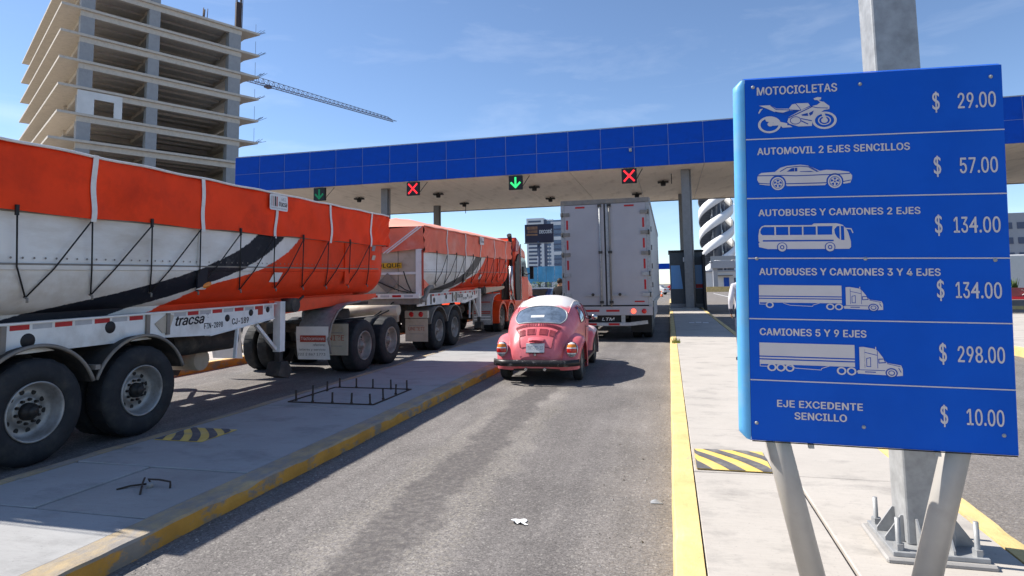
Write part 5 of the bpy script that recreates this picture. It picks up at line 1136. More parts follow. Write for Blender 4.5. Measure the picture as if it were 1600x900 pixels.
# ================================================================== painted tub of the dump trailers
def hull_paint(name, faded):
    m = D.materials.new(name); m.use_nodes = True
    n, l, b = nodes_of(m); b.inputs['Roughness'].default_value = 0.5; b.inputs['Specular IOR Level'].default_value = 0.15
    tc = n.new('ShaderNodeTexCoord'); P = tc.outputs['Object']; sx = n.new('ShaderNodeSeparateXYZ'); l.new(P, sx.inputs[0])
    def noise(s, d=6, r_=.6, st=None):
        t = n.new('ShaderNodeTexNoise'); t.inputs['Scale'].default_value = s; t.inputs['Detail'].default_value = d; t.inputs['Roughness'].default_value = r_
        if st: mp = n.new('ShaderNodeMapping'); mp.inputs['Scale'].default_value = st; l.new(P, mp.inputs[0]); l.new(mp.outputs[0], t.inputs['Vector'])
        else: l.new(P, t.inputs['Vector'])
        return t.outputs['Fac']
    def ramp(x, a, b_, c, d):
        q = n.new('ShaderNodeMapRange'); q.inputs[1].default_value = a; q.inputs[2].default_value = b_; q.inputs[3].default_value = c; q.inputs[4].default_value = d; l.new(x, q.inputs[0]); return q.outputs[0]
    def mth(op, x, y):
        q = n.new('ShaderNodeMath'); q.operation = op
        for i_, v in enumerate((x, y)):
            if isinstance(v, (int, float)): q.inputs[i_].default_value = v
            else: l.new(v, q.inputs[i_])
        return q.outputs[0]
    def mix(f, a, c):
        x = n.new('ShaderNodeMixRGB')
        for i_, v in ((0, f), (1, a), (2, c)):
            if isinstance(v, float): x.inputs[i_].default_value = v
            elif isinstance(v, tuple): x.inputs[i_].default_value = (*v, 1)
            else: l.new(v, x.inputs[i_])
        return x.outputs[0]
    zl = mth('SUBTRACT', mth('SUBTRACT', sx.outputs[2], mth('MULTIPLY', sx.outputs[1], 0.0165)), 0.12 if faded else 0.0)
    zn = ramp(zl, 1.3, 2.6, 0, 1)
    yw = mth('ADD', sx.outputs[1], ramp(noise(14, 5, .7), .3, .7, -.03, .03))
    def edge(pts):
        c = n.new('ShaderNodeFloatCurve'); cu = c.mapping.curves[0]
        pts = [((z - 1.3) / 1.3, y / 8.7) for y, z in pts]; pts = [(0, pts[0][1] - .03)] + pts + [(1.0, pts[-1][1] + .01)]
        cu.points[0].location = pts[0]; cu.points[-1].location = pts[-1]
        for p in pts[1:-1]: cu.points.new(*p)
        c.mapping.update(); l.new(zn, c.inputs['Value']); d = mth('SUBTRACT', yw, mth('MULTIPLY', c.outputs[0], 8.7)); return ramp(d, -.012, .012, 0, 1)
    e1 = edge([(1.02, 1.385), (2.31, 1.66), (3.10, 1.85), (4.36, 2.385)]); e2 = edge([(2.23, 1.37), (3.11, 1.605), (4.23, 1.95), (5.08, 2.43)]); e3 = edge([(2.80, 1.375), (3.45, 1.66), (4.38, 1.86), (5.52, 2.43)])
    white = mix(ramp(noise(1.3, 8, .65, (1, .6, 2.2)), .44, .72, 0, .6), (.76, .745, .72), (.46, .39, .31))
    low = mth('MULTIPLY', ramp(zl, 1.90, 1.80, 0, .55), ramp(noise(2.2, 8, .7, (1, 1, .5)), .36, .66, .25, 1)); white = mix(low, white, (.42, .33, .23))
    blk = mix(ramp(noise(6, 8, .7), .55, .75, 0, .5), (.016, .018, .026) if not faded else (.10, .095, .09), (.12, .115, .11))
    org = mix(ramp(noise(2.0, 7, .65), .42, .7, 0, .6), (.80, .058, .012), (.50, .040, .012))
    c = mix(e1, white, blk); c = mix(e2, c, mix(ramp(noise(3, 6), .4, .7, 0, .5), (.74, .72, .69), (.48, .43, .37))); c = mix(e3, c, org)
    sc = mth('MULTIPLY', ramp(noise(26, 3, .8, (1, .5, 1)), .72, .74, 0, .8), ramp(noise(1.1, 3), .45, .6, 0, 1)); c = mix(sc, c, (.07, .065, .06))
    l.new(c, b.inputs['Base Color'])
    bpn = n.new('ShaderNodeBump'); bpn.inputs['Strength'].default_value = .12; bpn.inputs['Distance'].default_value = .02; l.new(noise(3.5, 4, .5), bpn.inputs['Height']); l.new(bpn.outputs[0], b.inputs['Normal'])
    return m
M['hull_a'] = hull_paint('swoosh_painted_tub', False); M['hull_b'] = hull_paint('faded_swoosh_painted_tub', True)

LT = 8.7; HW = 1.25
def build_trailer(loc, label, faded, dz):
    t = tag(empty('dump_trailer', loc), label, 'trailer')
    zz = lambda y, z: z + 0.0165 * y + dz
    # ---- tub: straight wall, rail, half round belly; ends slightly rounded
    sec = [(HW, 2.50), (HW - .004, 2.30), (HW - .008, 2.10), (HW - .012, 1.93), (HW - .012, 1.88), (HW - .022, 1.80), (HW - .055, 1.70), (HW - .12, 1.595), (HW - .22, 1.50), (HW - .36, 1.42), (HW - .55, 1.365), (0.35, 1.335), (0, 1.33)]
    full = sec + [(-x, z) for x, z in sec[-2::-1]]
    nL = 60
    def hull(u, v):
        x, z = full[round(v * (len(full) - 1))]; y = u * LT
        taper = 1 - .06 * max(0, (y - (LT - .5)) / .5) ** 2
        return (x * taper, y, zz(y, z))
    h = MB().grid(hull, nL, len(full) - 1)
    for y in (0.0, LT): h.add([(x * (1 if y == 0 else .94), y, zz(y, z)) for x, z in full], [tuple(range(len(full)))])
    hull_o = h.build('tub', 'hull_b' if faded else 'hull_a', t)
    # long rail with a grey flange, rivets above it
    for sg in (1, -1):
        MB().prism([(0, 1.865), (.026, 1.872), (.034, 1.915), (.026, 1.93), (0, 1.94)], lambda a, b, hh, sg=sg: (sg * (HW - .016 + a), hh, zz(hh, b)), 0.02, LT - .35).build('rail', 'hull_b' if faded else 'hull_a', t)
        MB().bar((sg * (HW + .012), .02, zz(.02, 1.925)), (sg * (HW + .012), LT - .35, zz(LT - .35, 1.925)), .012, .02).build('rail_lip', 'truck_grey', t)
        if sg == 1:
            rv = MB()
            for k in range(74):
                y = .15 + k * .112
                if y < LT - .4: rv.add([(HW + .004, y + .012 * math.cos(q * 1.047), zz(y, 1.985) + .012 * math.sin(q * 1.047)) for q in range(6)], [tuple(range(6))])
            o = rv.build('rivet_row', 'truck_grey', t); o['kind'] = 'stuff'
        for y, mm in ((3.28, None), (7.05, None), (0.02, None)):
            MB().prism([(0, 1.62), (.022, 1.66), (.030, 1.9), (.030, 2.46), (0, 2.46)], lambda a, b, hh, sg=sg, y=y: (sg * (HW - .014 + a), y + hh, zz(y, b)), -.085, .085).build('side_post', 'hull_b' if faded else 'hull_a', t)
        MB().prism([(0, 2.42), (.03, 2.42), (.03, 2.52), (0, 2.52)], lambda a, b, hh, sg=sg: (sg * (HW - .004 + a), hh, zz(hh, b)), 0, LT).build('top_rail', 'truck_grey', t)
    # marker lamp, reflective stickers
    MB().lathe([(0, .016), (.05, .014), (.062, 0)], 14, lambda hh, a, b: (HW + .008 + hh, 3.37 + a * 1.3, zz(3.37, 1.68) + b * .62 + a * .35)).build('marker_lamp', 'amber', t)
    for y, z, w_, hgt, mm in ((4.75, 1.70, .22, .15, 'plate_white'), (8.05, 2.30, .14, .11, 'ink_grey'), (8.05, 2.11, .14, .10, 'truck_cream')):
        MB().add([(HW - (.045 if z < 1.8 else -.012), y, zz(y, z)), (HW - (.045 if z < 1.8 else -.012), y + w_, zz(y, z)), (HW + .012, y + w_ + .05, zz(y, z + hgt)), (HW + .012, y + .05, zz(y, z + hgt))], [(0, 1, 2, 3)]).build('sticker', mm, t)
    # ---- tarpaulin: side sheets, gabled top, front and rear flaps
    TW = HW + .068; ZT, ZB, RG = 3.08, 2.41, 3.46 if faded else 3.22
    tm = 'tarp_faded' if faded else 'tarp'
    def wr(y, z, s_): return .012 * math.sin(y * 1.9 + z * 3 + s_) + .007 * math.sin(y * 5.3 - z * 6 + s_ * 2) + .004 * math.sin(y * 11 + z * 9)
    def near(y): return min(abs(y - (1.59 + 1.58 * k)) for k in range(-1, 6))
    wr0 = wr
    def wr(y, z, s_): d_ = near(y); return wr0(y, z, s_) + .022 * math.exp(-d_ * 2.6) * math.sin((z - ZT) * 11 + d_ * 9 + y) * (ZT - z + .15) + .016 * (1 - math.exp(-d_ * 2)) * math.sin(y * 3.3 + 7 * z)
    def end_fold(y, z): f = max(0, (y - (LT - 1.1)) / 1.1) ** 1.5; f2 = max(0, (.9 - y) / .9) ** 1.5; return (f + f2) * .020 * math.sin((z * 1.0 - (y - LT) * .8) * 26)
    for sg in (1, -1):
        MB().grid(lambda u, v, sg=sg: (lambda y, z: (sg * (TW + wr(y, z, sg) + end_fold(y, z) - .03 * (v > .98)), y, zz(y, z) + (.006 * math.sin(y * 4.0) + .022 * math.sin(min(near(y), .79) / .79 * 1.57)) * (1 - v)))(-.05 + (LT + .10) * u, ZB + (ZT - ZB) * v), 150, 16).build('side_sheet', tm, t)
        MB().tube([(sg * (TW + .004), -.05 + (LT + .1) * k / 60, zz(LT * k / 60, ZT + .004 + .006 * math.sin(k * .9))) for k in range(61)], .016, 6).build('edge_cord', 'webbing' if not faded else 'tarp_top', t)
    MB().grid(lambda u, v: (lambda y, a: (a * TW, y, zz(y, ZT + (RG - ZT) * (1 - abs(a)) ** .8 * min(1, u / .13) ** .8 * min(1, (1 - u) / .08) + .02 * math.sin(y * 3.7 + a * 4) * (1 - abs(a)))))(-.05 + (LT + .10) * u, -1 + 2 * v), 60, 20).build('top_sheet', 'tarp_top', t)
    # front flap
    MB().grid(lambda u, v: (lambda a, z: (a * TW, LT + .055 + .03 * math.sin(a * 9 + z * 3) * (1 - v), zz(LT, z)))(-1 + 2 * u, ZB + (ZT - ZB) * v), 24, 8).build('front_flap', tm, t)
    # rear flap, gathered: hangs low in the middle with slanting folds
    def rear(u, v):
        a = -1 + 2 * u; top = ZT - .06 * (1 - abs(a)); bot = ZB + .10 - .10 * (1 - abs(a)); z = bot + (top - bot) * v
        fold = .05 * math.sin((a * 7 + v * 5)) * (1 - v) * (0.4 + .6 * abs(a)) + .14 * (1 - abs(a)) * v * (1 - v) * 2
        return (a * TW, -.07 + fold - .04, zz(0, z))
    MB().grid(rear, 40, 12).build('rear_flap', tm, t)
    for s_ in (0, .09): MB().bar((TW - .03 - s_, -.15, zz(0, ZT - .02)), (.35 - s_, -.17, zz(0, ZB + .0)), .03, .008, up=(0, 1, 0)).build('flap_strap', 'webbing', t)
    # webbing straps on the side sheets
    for k in range(5):
        y = 1.59 + 1.58 * k
        for sg in (1, -1):
            MB().grid(lambda u, v, sg=sg, y=y: (sg * (TW + .016 + wr(y, ZB + (ZT - ZB) * v, sg) + end_fold(y, ZB + (ZT - ZB) * v)), y - .032 + .064 * u, zz(y, ZB - .03 + (ZT + .02 - ZB + .03) * v)), 1, 14).build('strap', 'webbing', t)
    # elastic cords zigzagging from the sheet to hooks under the rail
    ny = 11
    for k in range(ny):
        y = .80 + .79 * k * (LT - .9) / 7.9
        if y > LT - .25: break
        top = (HW + .085, y, zz(y, ZB + (.0 if k % 2 else .02))); hy = y + .13 + .12 * hsh(k, 5); hook = (HW - .075, hy, zz(hy, 1.60)); rl = (HW + .034, y + .06, zz(y, 1.90))
        c = MB().tube([top, rl, hook], .0085, 6)
        y2 = y + .79; 
        if y2 < LT - .2: c.tube([hook, (HW + .034, hy + .19, zz(hy, 1.885)), (HW + .083, y2, zz(y2, ZB))], .0085, 6)
        o = c.build('cord', 'cord', t)
        (MB().box(HW + .074, HW + .092, y - .016, y + .016, zz(y, ZB - .03), zz(y, ZB + .07)).build('cord_hook', 'black', o) if k % 2 == 0 else None)
        MB().tube([(HW - .09, hy, zz(hy, 1.61)), (HW - .05, hy, zz(hy, 1.59)), (HW - .05, hy, zz(hy, 1.55))], .012, 6).build('cord_hook', 'truck_grey', o)
    # company plate on the tarp
    py, pz = 4.53, 2.915
    pm = frame_mtx((HW + .108, py, zz(py, pz - .10)), (0, 1, .0165), (0, 0, 1))
    me = fill2d([rrect(0, .46, 0, .245, .03)]); me.materials.append(M['plate_white']); pl_ = link('company_plate', me, t); pl_.matrix_local = pm
    for a, w_, mm in ((.03, .008, 'ink_grey'), (.05, .012, 'ink_grey'), (.085, .012, 'ink_red'), (.12, .03, 'ink'), (.165, .028, 'ink_red')):
        MB().add([(a, .06, .002), (a + w_, .06, .002), (a + w_, .215, .002), (a, .215, .002)], [(0, 1, 2, 3)]).build('plate_bar', mm, pl_)
    lettering('661', .08, 'ink_grey', pl_, Matrix.Translation((0, 0, .002)), fit=(.29, .40, .16, .215)); lettering('tracsa', .1, 'ink', pl_, Matrix.Translation((0, 0, .002)), bold=.002, shear=.25, fit=(.235, .44, .07, .145))
    lettering('transportacion de carga', .03, 'ink_grey', pl_, Matrix.Translation((0, 0, .002)), fit=(.02, .43, .022, .045))
    # ---- chassis beams
    for sg in (1, -1):
        web = [(0.0, 1.06), (2.75, 1.04), (3.6, .99), (5.02, 1.13), (5.02, 1.345), (0.0, 1.345)]
        MB().prism(web, lambda a, b, hh, sg=sg: (sg * (1.10 + hh), a, zz(a, b)), -.012, .012).build('frame_beam', 'truck_white', t)
        MB().bar((sg * 1.085, 0, zz(0, 1.352)), (sg * 1.085, 5.05, zz(5.05, 1.352)), .12, .016).build('beam_flange', 'truck_white', t)
        MB().bar((sg * 1.085, 3.6, zz(3.6, .985)), (sg * 1.085, 5.02, zz(5.02, 1.122)), .10, .014).build('beam_flange', 'truck_white', t)
        for y in (.52, .88, 2.55, 2.86): box1('stiffener', 'truck_grey', t, sg * 1.12 - .02, sg * 1.12 + .02, y - .025, y + .025, zz(y, 1.07), zz(y, 1.335))
        MB().prism([(5.0, 1.15), (LT - .3, 1.28), (LT, 1.32), (LT, 1.40), (5.0, 1.40)], lambda a, b, hh, sg=sg: (sg * (1.02 + hh), a, zz(a, b)), -.015, .015).build('neck_beam', 'orange' if not faded else 'truck_cream', t)
        MB().prism([(.9, 1.352), (4.95, 1.352), (7.9, 1.40), (7.9, 1.50), (3.2, 1.47), (.9, 1.44)], lambda a, b, hh, sg=sg: (sg * (.86 + hh), a, zz(a, b)), 0, .05).build('tub_saddle', 'hull_b' if faded else 'hull_a', t)
    def on_beam(y, z): return frame_mtx((1.1135, y, zz(y, z)), (0, 1, .0165), (0, 0, 1))
    y = .05
    k = 0
    while y < 4.9:
        w_ = .20 if k % 2 else .19; gap = .0
        if not any(abs(y + w_ / 2 - s_) < .13 for s_ in (.52, .88, 2.55, 2.86)):
            MB().add([(1.1135, y, zz(y, 1.285)), (1.1135, y + w_, zz(y + w_, 1.285)), (1.1135, y + w_, zz(y + w_, 1.335)), (1.1135, y, zz(y, 1.335))], [(0, 1, 2, 3)]).build('reflector', 'red_tape' if k % 2 == 0 else 'white_tape', t)
        y += w_ + .03; k += 1
    for y, z, r_ in ((1.13, 1.175, .070), (2.05, 1.23, .065), (3.95, 1.20, .048), (4.46, 1.245, .048), (4.86, 1.27, .045)):
        MB().lathe([(0, .003), (r_, .003), (r_ * 1.06, 0)], 18, lambda hh, a, b, y=y, z=z: (1.1125 + hh, y + a, zz(y, z) + b)).build('beam_hole', 'black', t)
    lettering('tracsa', .16, 'ink', t, on_beam(3.0, 1.165), bold=.007, shear=.3, fit=(0, .50, 0, .115)); lettering('Z', .1, 'ink', t, on_beam(3.53, 1.235), fit=(0, .05, 0, .05))
    lettering('FZN-2898', .1, 'ink', t, on_beam(3.50, 1.085), bold=.003, fit=(0, .36, 0, .075)); lettering('CJ-189', .1, 'ink', t, on_beam(4.05, 1.10), bold=.004, fit=(0, .36, 0, .085))
    o = MB().add([(1.1145, 4.62, zz(4.62, 1.20)), (1.1145, 4.74, zz(4.74, 1.20)), (1.1145, 4.74, zz(4.74, 1.31)), (1.1145, 4.62, zz(4.62, 1.31))], [(0, 1, 2, 3)]).build('sticker', 'ink_red', t)
    MB().prism([(2.78, 1.10), (2.88, 1.09), (2.96, 1.30), (2.86, 1.335), (2.66, 1.22)], lambda a, b, hh: (1.117 + hh, a, zz(a, b)), 0, .006).build('rust_patch', 'truck_cream', t)
    # ---- axles, fenders, mud flaps
    for q, y in enumerate((1.14, 2.39)): dual(t, y, 1.25, 'alu' if not faded else 'dust', .2 + q)
    for q, y in enumerate((1.14, 2.39)):
        def fen(u, v, y=y):
            a = R(20 + 140 * u) if True else 0; r_ = .645
            return (1.245 - .60 * v, y + r_ * math.cos(a) * 1.0, .50 + r_ * math.sin(a) * 1.0)
        for sg in (1, -1):
            f = MB().grid(lambda u, v, sg=sg: (lambda p: (p[0] * sg, p[1], p[2]))(fen(u, v)), 28, 2).grid(lambda u, v, sg=sg: (lambda p: (p[0] * sg, .5 * 0 + p[1], p[2] - .012))(fen(u, v)), 28, 2).build('fender', 'chassis' if not faded else 'truck_grey', t)
            MB().tube([(sg * 1.245, y + .645 * math.cos(R(20 + 140 * k / 28)), .50 + .645 * math.sin(R(20 + 140 * k / 28))) for k in range(29)], .020, 6).build('fender_rim', 'truck_grey', f)
    MB().bar((1.10, 1.765, .86), (1.28, 1.765, .86), .06, .05).build('fender_bracket', 'truck_grey', t)
    box1('suspension', 'chassis', t, .45, .62, .5, 3.0, .62, zz(1.5, 1.05)); box1('suspension', 'chassis', t, -.62, -.45, .5, 3.0, .62, zz(1.5, 1.05))
    for sg in (1, -1):
        fl = box1('mud_flap', 'truck_cream' if faded else 'chassis', t, sg * .93 - .31, sg * .93 + .31, .36, .372, .28, .86)
        lettering('UNIZETI', .1, 'ink_red', fl, frame_mtx((sg * .93 - .22, .355, .56), (1, 0, 0), (0, 0, 1)), fit=(0, .44, 0, .09)); box1('flap_line', 'ink_grey', fl, sg * .93 - .2, sg * .93 + .2, .354, .359, .68, .69); box1('flap_line', 'ink_grey', fl, sg * .93 - .2, sg * .93 + .2, .354, .359, .47, .48)
        lb = box1('lamp_box', 'truck_cream', t, sg * .93 - .31, sg * .93 + .31, .33, .45, .88, 1.06)
        for x in (-.13, .13): MB().lathe([(0, -.012), (.06, -.008), (.068, 0)], 14, lambda hh, a, b, x=x, sg=sg: (sg * .93 + x + a, .328 + hh, .97 + b)).build('lamp', 'red_lens', lb)
    # ---- rear end: tailgate, posts, bumper
    tg_ = MB()
    for x0, x1 in ((-1.2, -.62), (-.60, .60), (.62, 1.2)):
        for z0, z1 in ((1.42, 1.88), (1.92, 2.50)): tg_.box(x0, x1, -.045, -.012, zz(0, z0), zz(0, z1))
    tg_.build('tailgate', 'truck_white' if not faded else 'truck_cream', t)
    MB().box(-1.21, 1.21, -.075, -.046, zz(0, 1.87), zz(0, 1.93)).build('tailgate_rib', 'truck_white', t)
    for sg in (1, -1): box1('corner_post', 'truck_white', t, sg * 1.19 - .075, sg * 1.19 + .075, -.11, .0, zz(0, 1.32), zz(0, 2.5)); box1('post_edge', 'ink_red', t, sg * 1.275 - .01, sg * 1.275 + .01, -.10, -.0, zz(0, 1.33), zz(0, 2.48))
    ys_ = box1('yellow_strip', 'sign_yellow', t, -.85, .72, -.085, -.078, zz(0, 2.03), zz(0, 2.17)); lettering('SEMIREMOLQUE', .1, 'ink', ys_, frame_mtx((-.83, -.0868, zz(0, 2.045)), (1, 0, 0), (0, 0, 1)), bold=.004, fit=(0, 1.52, 0, .11))
    MB().prism([(.05, 1.65), (.33, 1.40), (.61, 1.65), (.33, 1.92)], lambda a, b, hh: (a, -.09 + hh, zz(0, b)), 0, .008).build('diamond_placard', 'truck_grey', t)
    for p0, p1 in (((.9, 1.42), (.45, 1.55)), ((1.0, 1.42), (.78, 1.95)), ((-.4, 1.95), (.55, 1.50)), ((1.05, 1.40), (.62, 1.62))): MB().tube([(p0[0], -.10, zz(0, p0[1])), ((p0[0] + p1[0]) / 2, -.13, zz(0, (p0[1] + p1[1]) / 2 - .02)), (p1[0], -.10, zz(0, p1[1]))], .014, 6).build('hose', 'cord', t)
    bmp = box1('rear_sill', 'truck_white', t, -1.22, 1.22, -.16, 0, zz(0, 1.27), zz(0, 1.385))
    for k in range(7): box1('reflector', 'red_tape' if k % 2 else 'white_tape', bmp, -1.1 + k * .32, -.86 + k * .32, -.164, -.161, zz(0, 1.30), zz(0, 1.355))
    box1('rear_crossbeam', 'truck_grey', t, -1.2, 1.2, -.10, .10, zz(0, 1.12), zz(0, 1.262)); box1('rear_lamp_bar', 'truck_cream', t, -.55, .55, .02, .14, .80, 1.1)
    for k in range(3): MB().lathe([(0, -.01), (.045, -.008), (.05, 0)], 12, lambda hh, a, b, k=k: (-.16 + .13 * k + a, .018 + hh, 1.02 + b)).build('lamp', 'black', t)
    MB().add([(1.29, -.02, zz(0, 1.50)), (1.29, .34, zz(0, 1.60)), (1.29, -.02, zz(0, 1.75)), (1.30, .0, zz(0, 1.50))], [(0, 1, 2), (3, 1, 2)]).build('pennant', 'orange', t) if faded else None
    MB().tube([(1.20, -.03, zz(0, 1.22)), (1.20, .16, zz(0, 1.22)), (1.20, .5, zz(.5, 1.52)), (1.20, .75, zz(.5, 1.52))], .07, 10).build('lift_ram', 'truck_grey', t) if faded else MB().tube([(1.16, .0, zz(0, 1.44)), (1.16, .56, zz(0, 1.44))], .115, 16).build('air_tank', 'truck_grey', t)
    # ---- landing gear, tanks
    for sg in (1, -1):
        lg_ = MB().box(sg * 1.08 - .065, sg * 1.08 + .065, 5.14, 5.27, .66, zz(5.2, 1.38)).build('landing_leg', 'truck_white', t)
        MB().box(sg * 1.08 - .045, sg * 1.08 + .045, 5.16, 5.25, .45, .66).build('inner_leg', 'chassis', lg_)
        MB().prism([(-.17, .30), (.12, .22), (.20, .34), (.08, .50), (-.10, .50)], lambda a, b, hh, sg=sg: (sg * 1.08 + hh, 5.2 + a, b), -.12, .12).build('leg_foot', 'chassis', lg_)
        MB().bar((sg * 1.08, 4.62, zz(4.6, 1.05)), (sg * 1.08, 5.12, .70), .05, .05).build('leg_brace', 'truck_white', lg_)
        MB().bar((sg * 1.12, 4.15, zz(4, 1.05)), (sg * 1.12, 4.11, .68), .045, .03).build('bracket', 'truck_white', t)
        MB().tube([(sg * 1.0, 5.40, zz(5.4, 1.31)), (sg * 1.26, 5.40, zz(5.4, 1.31))], .115, 16).build('crank_drum', 'chassis', t)
        MB().bar((sg * 1.1, 5.55, zz(5.5, 1.30)), (sg * 1.1, 5.85, zz(5.5, 1.45)), .03, .03).build('bracket', 'chassis', t)
    MB().tube([(.62, 3.35, .93), (.62, 4.62, .93)], [.17, .17], 18).build('air_tank', 'chassis', t)
    MB().prism([(3.55, .60), (3.95, .60), (3.80, .38), (3.62, .50)], lambda a, b, hh: (hh, a, b), -.35, .05).build('tool_box', 'truck_cream', t); MB().box(-.3, .3, 3.5, 4.0, .60, .76).build('bracket_box', 'truck_cream', t)
    MB().tube([(-.2, 4.35, .62), (.35, 4.35, .62)], .16, 14).build('winch_drum', 'truck_cream', t)
    box1('cross_member', 'chassis', t, -1.05, 1.05, 4.9, 5.05, zz(5, 1.15), zz(5, 1.3)); box1('cross_member', 'chassis', t, -1.05, 1.05, .2, .35, zz(0, 1.1), zz(0, 1.26))
    box1('neck_plate', 'chassis', t, -.9, .9, 6.0, LT - .1, zz(7, 1.20), zz(7, 1.26))
    return t
build_trailer((-7.25, 3.60, 0), 'rear dump trailer with deep orange tarpaulin and black swoosh on its tub', False, 0.0)
build_trailer((-7.25, 14.40, 0), 'front dump trailer with faded tarpaulin coupled behind the orange tractor', True, 0.12)

# ================================================================== converter dolly between the trailers
dl = tag(empty('trailer_dolly', (-7.25, 12.0, 0)), 'two axle converter dolly with white mud flaps between the two dump trailers', 'trailer dolly')
for q, y in enumerate((-.60, .62)): dual(dl, y, 1.25, 'dust', q * .4)
for sg in (1, -1):
    box1('frame_rail', 'truck_grey', dl, sg * .45 - .06, sg * .45 + .06, -1.5, 2.3, .80, 1.02)
    def pf(u, v, sg=sg):
        # curved full fender sheet running up over the front of the wheels
        pts = [(-1.90, .48), (-1.98, .75), (-1.88, 1.02), (-1.66, 1.24), (-1.35, 1.36), (-.8, 1.40)]; k = u * 5; i_ = min(int(k), 4); f = k - i_; a, b = pts[i_], pts[i_ + 1]
        return (sg * (1.25 - .66 * v), a[0] + (b[0] - a[0]) * f, a[1] + (b[1] - a[1]) * f)
    fs = MB().grid(pf, 20, 2).build('fender_sheet', 'steel_galv', dl)
    MB().tube([pf(k / 20, 0) for k in range(21)], .022, 6).build('fender_rim', 'truck_grey', fs)
    fl = MB().grid(lambda u, v, sg=sg: (sg * .92 - .33 + .66 * u, -1.915 - .07 * math.sin(v * 1.9), .38 + .60 * v), 6, 8).build('mud_flap', 'truck_white', dl)
    if sg == 1:
        rp = box1('flap_print', 'ink_red', fl, .68, 1.20, -1.997, -1.990, .70, .82); lettering('Tractocamiones', .1, 'plate_white', rp, frame_mtx((.70, -1.999, .735), (1, 0, 0), (0, 0, 1)), fit=(0, .48, 0, .06))
        for z, x0, x1 in ((.63, .95, 1.2), (.54, .66, 1.2), (.46, .64, 1.2)): lettering(['refacciones', 'talleres y servicio', '222 2 867 1773'][int((.63 - z) / .08 + .3)], .1, 'ink', fl, frame_mtx((x0, -2.000, z), (1, 0, 0), (0, 0, 1)), fit=(0, x1 - x0, 0, .045))
        f2 = box1('mud_flap', 'truck_cream', dl, .62, 1.22, -1.23, -1.218, .38, .98); lettering('UNIZE', .1, 'ink_red', f2, frame_mtx((.68, -1.234, .66), (1, 0, 0), (0, 0, 1)), fit=(0, .46, 0, .10)); box1('flap_line', 'ink_grey', f2, .70, 1.1, -1.236, -1.231, .80, .815); box1('flap_line', 'ink_grey', f2, .70, 1.1, -1.236, -1.231, .55, .56)
box1('cross_member', 'chassis', dl, -1.0, 1.0, -1.0, -.85, .80, .98); box1('cross_member', 'chassis', dl, -1.0, 1.0, 1.1, 1.25, .80, .98)
MB().lathe([(0, 1.22), (.48, 1.22), (.5, 1.15), (.5, 1.02)], 24, lambda h, a, b: (a, b, h)).build('fifth_wheel', 'chassis', dl)
for sg in (1, -1): MB().bar((sg * .45, 2.2, .9), (0, 3.3, .85), .10, .14).build('drawbar', 'truck_grey', dl)
MB().tube([(-.9, 1.75, 1.12), (.9, 1.75, 1.12)], .13, 14).build('air_tank', 'truck_cream', dl)
for k, (a, b) in enumerate((((.5, -.8, 1.0), (.7, 2.4, 1.25)), ((.3, -.9, 1.05), (.5, 2.4, 1.32)))): MB().tube([a, ((a[0] + b[0]) / 2 + .1, .9, 1.0 - .1 * k), b], .02, 6).build('hose', 'cord', dl)

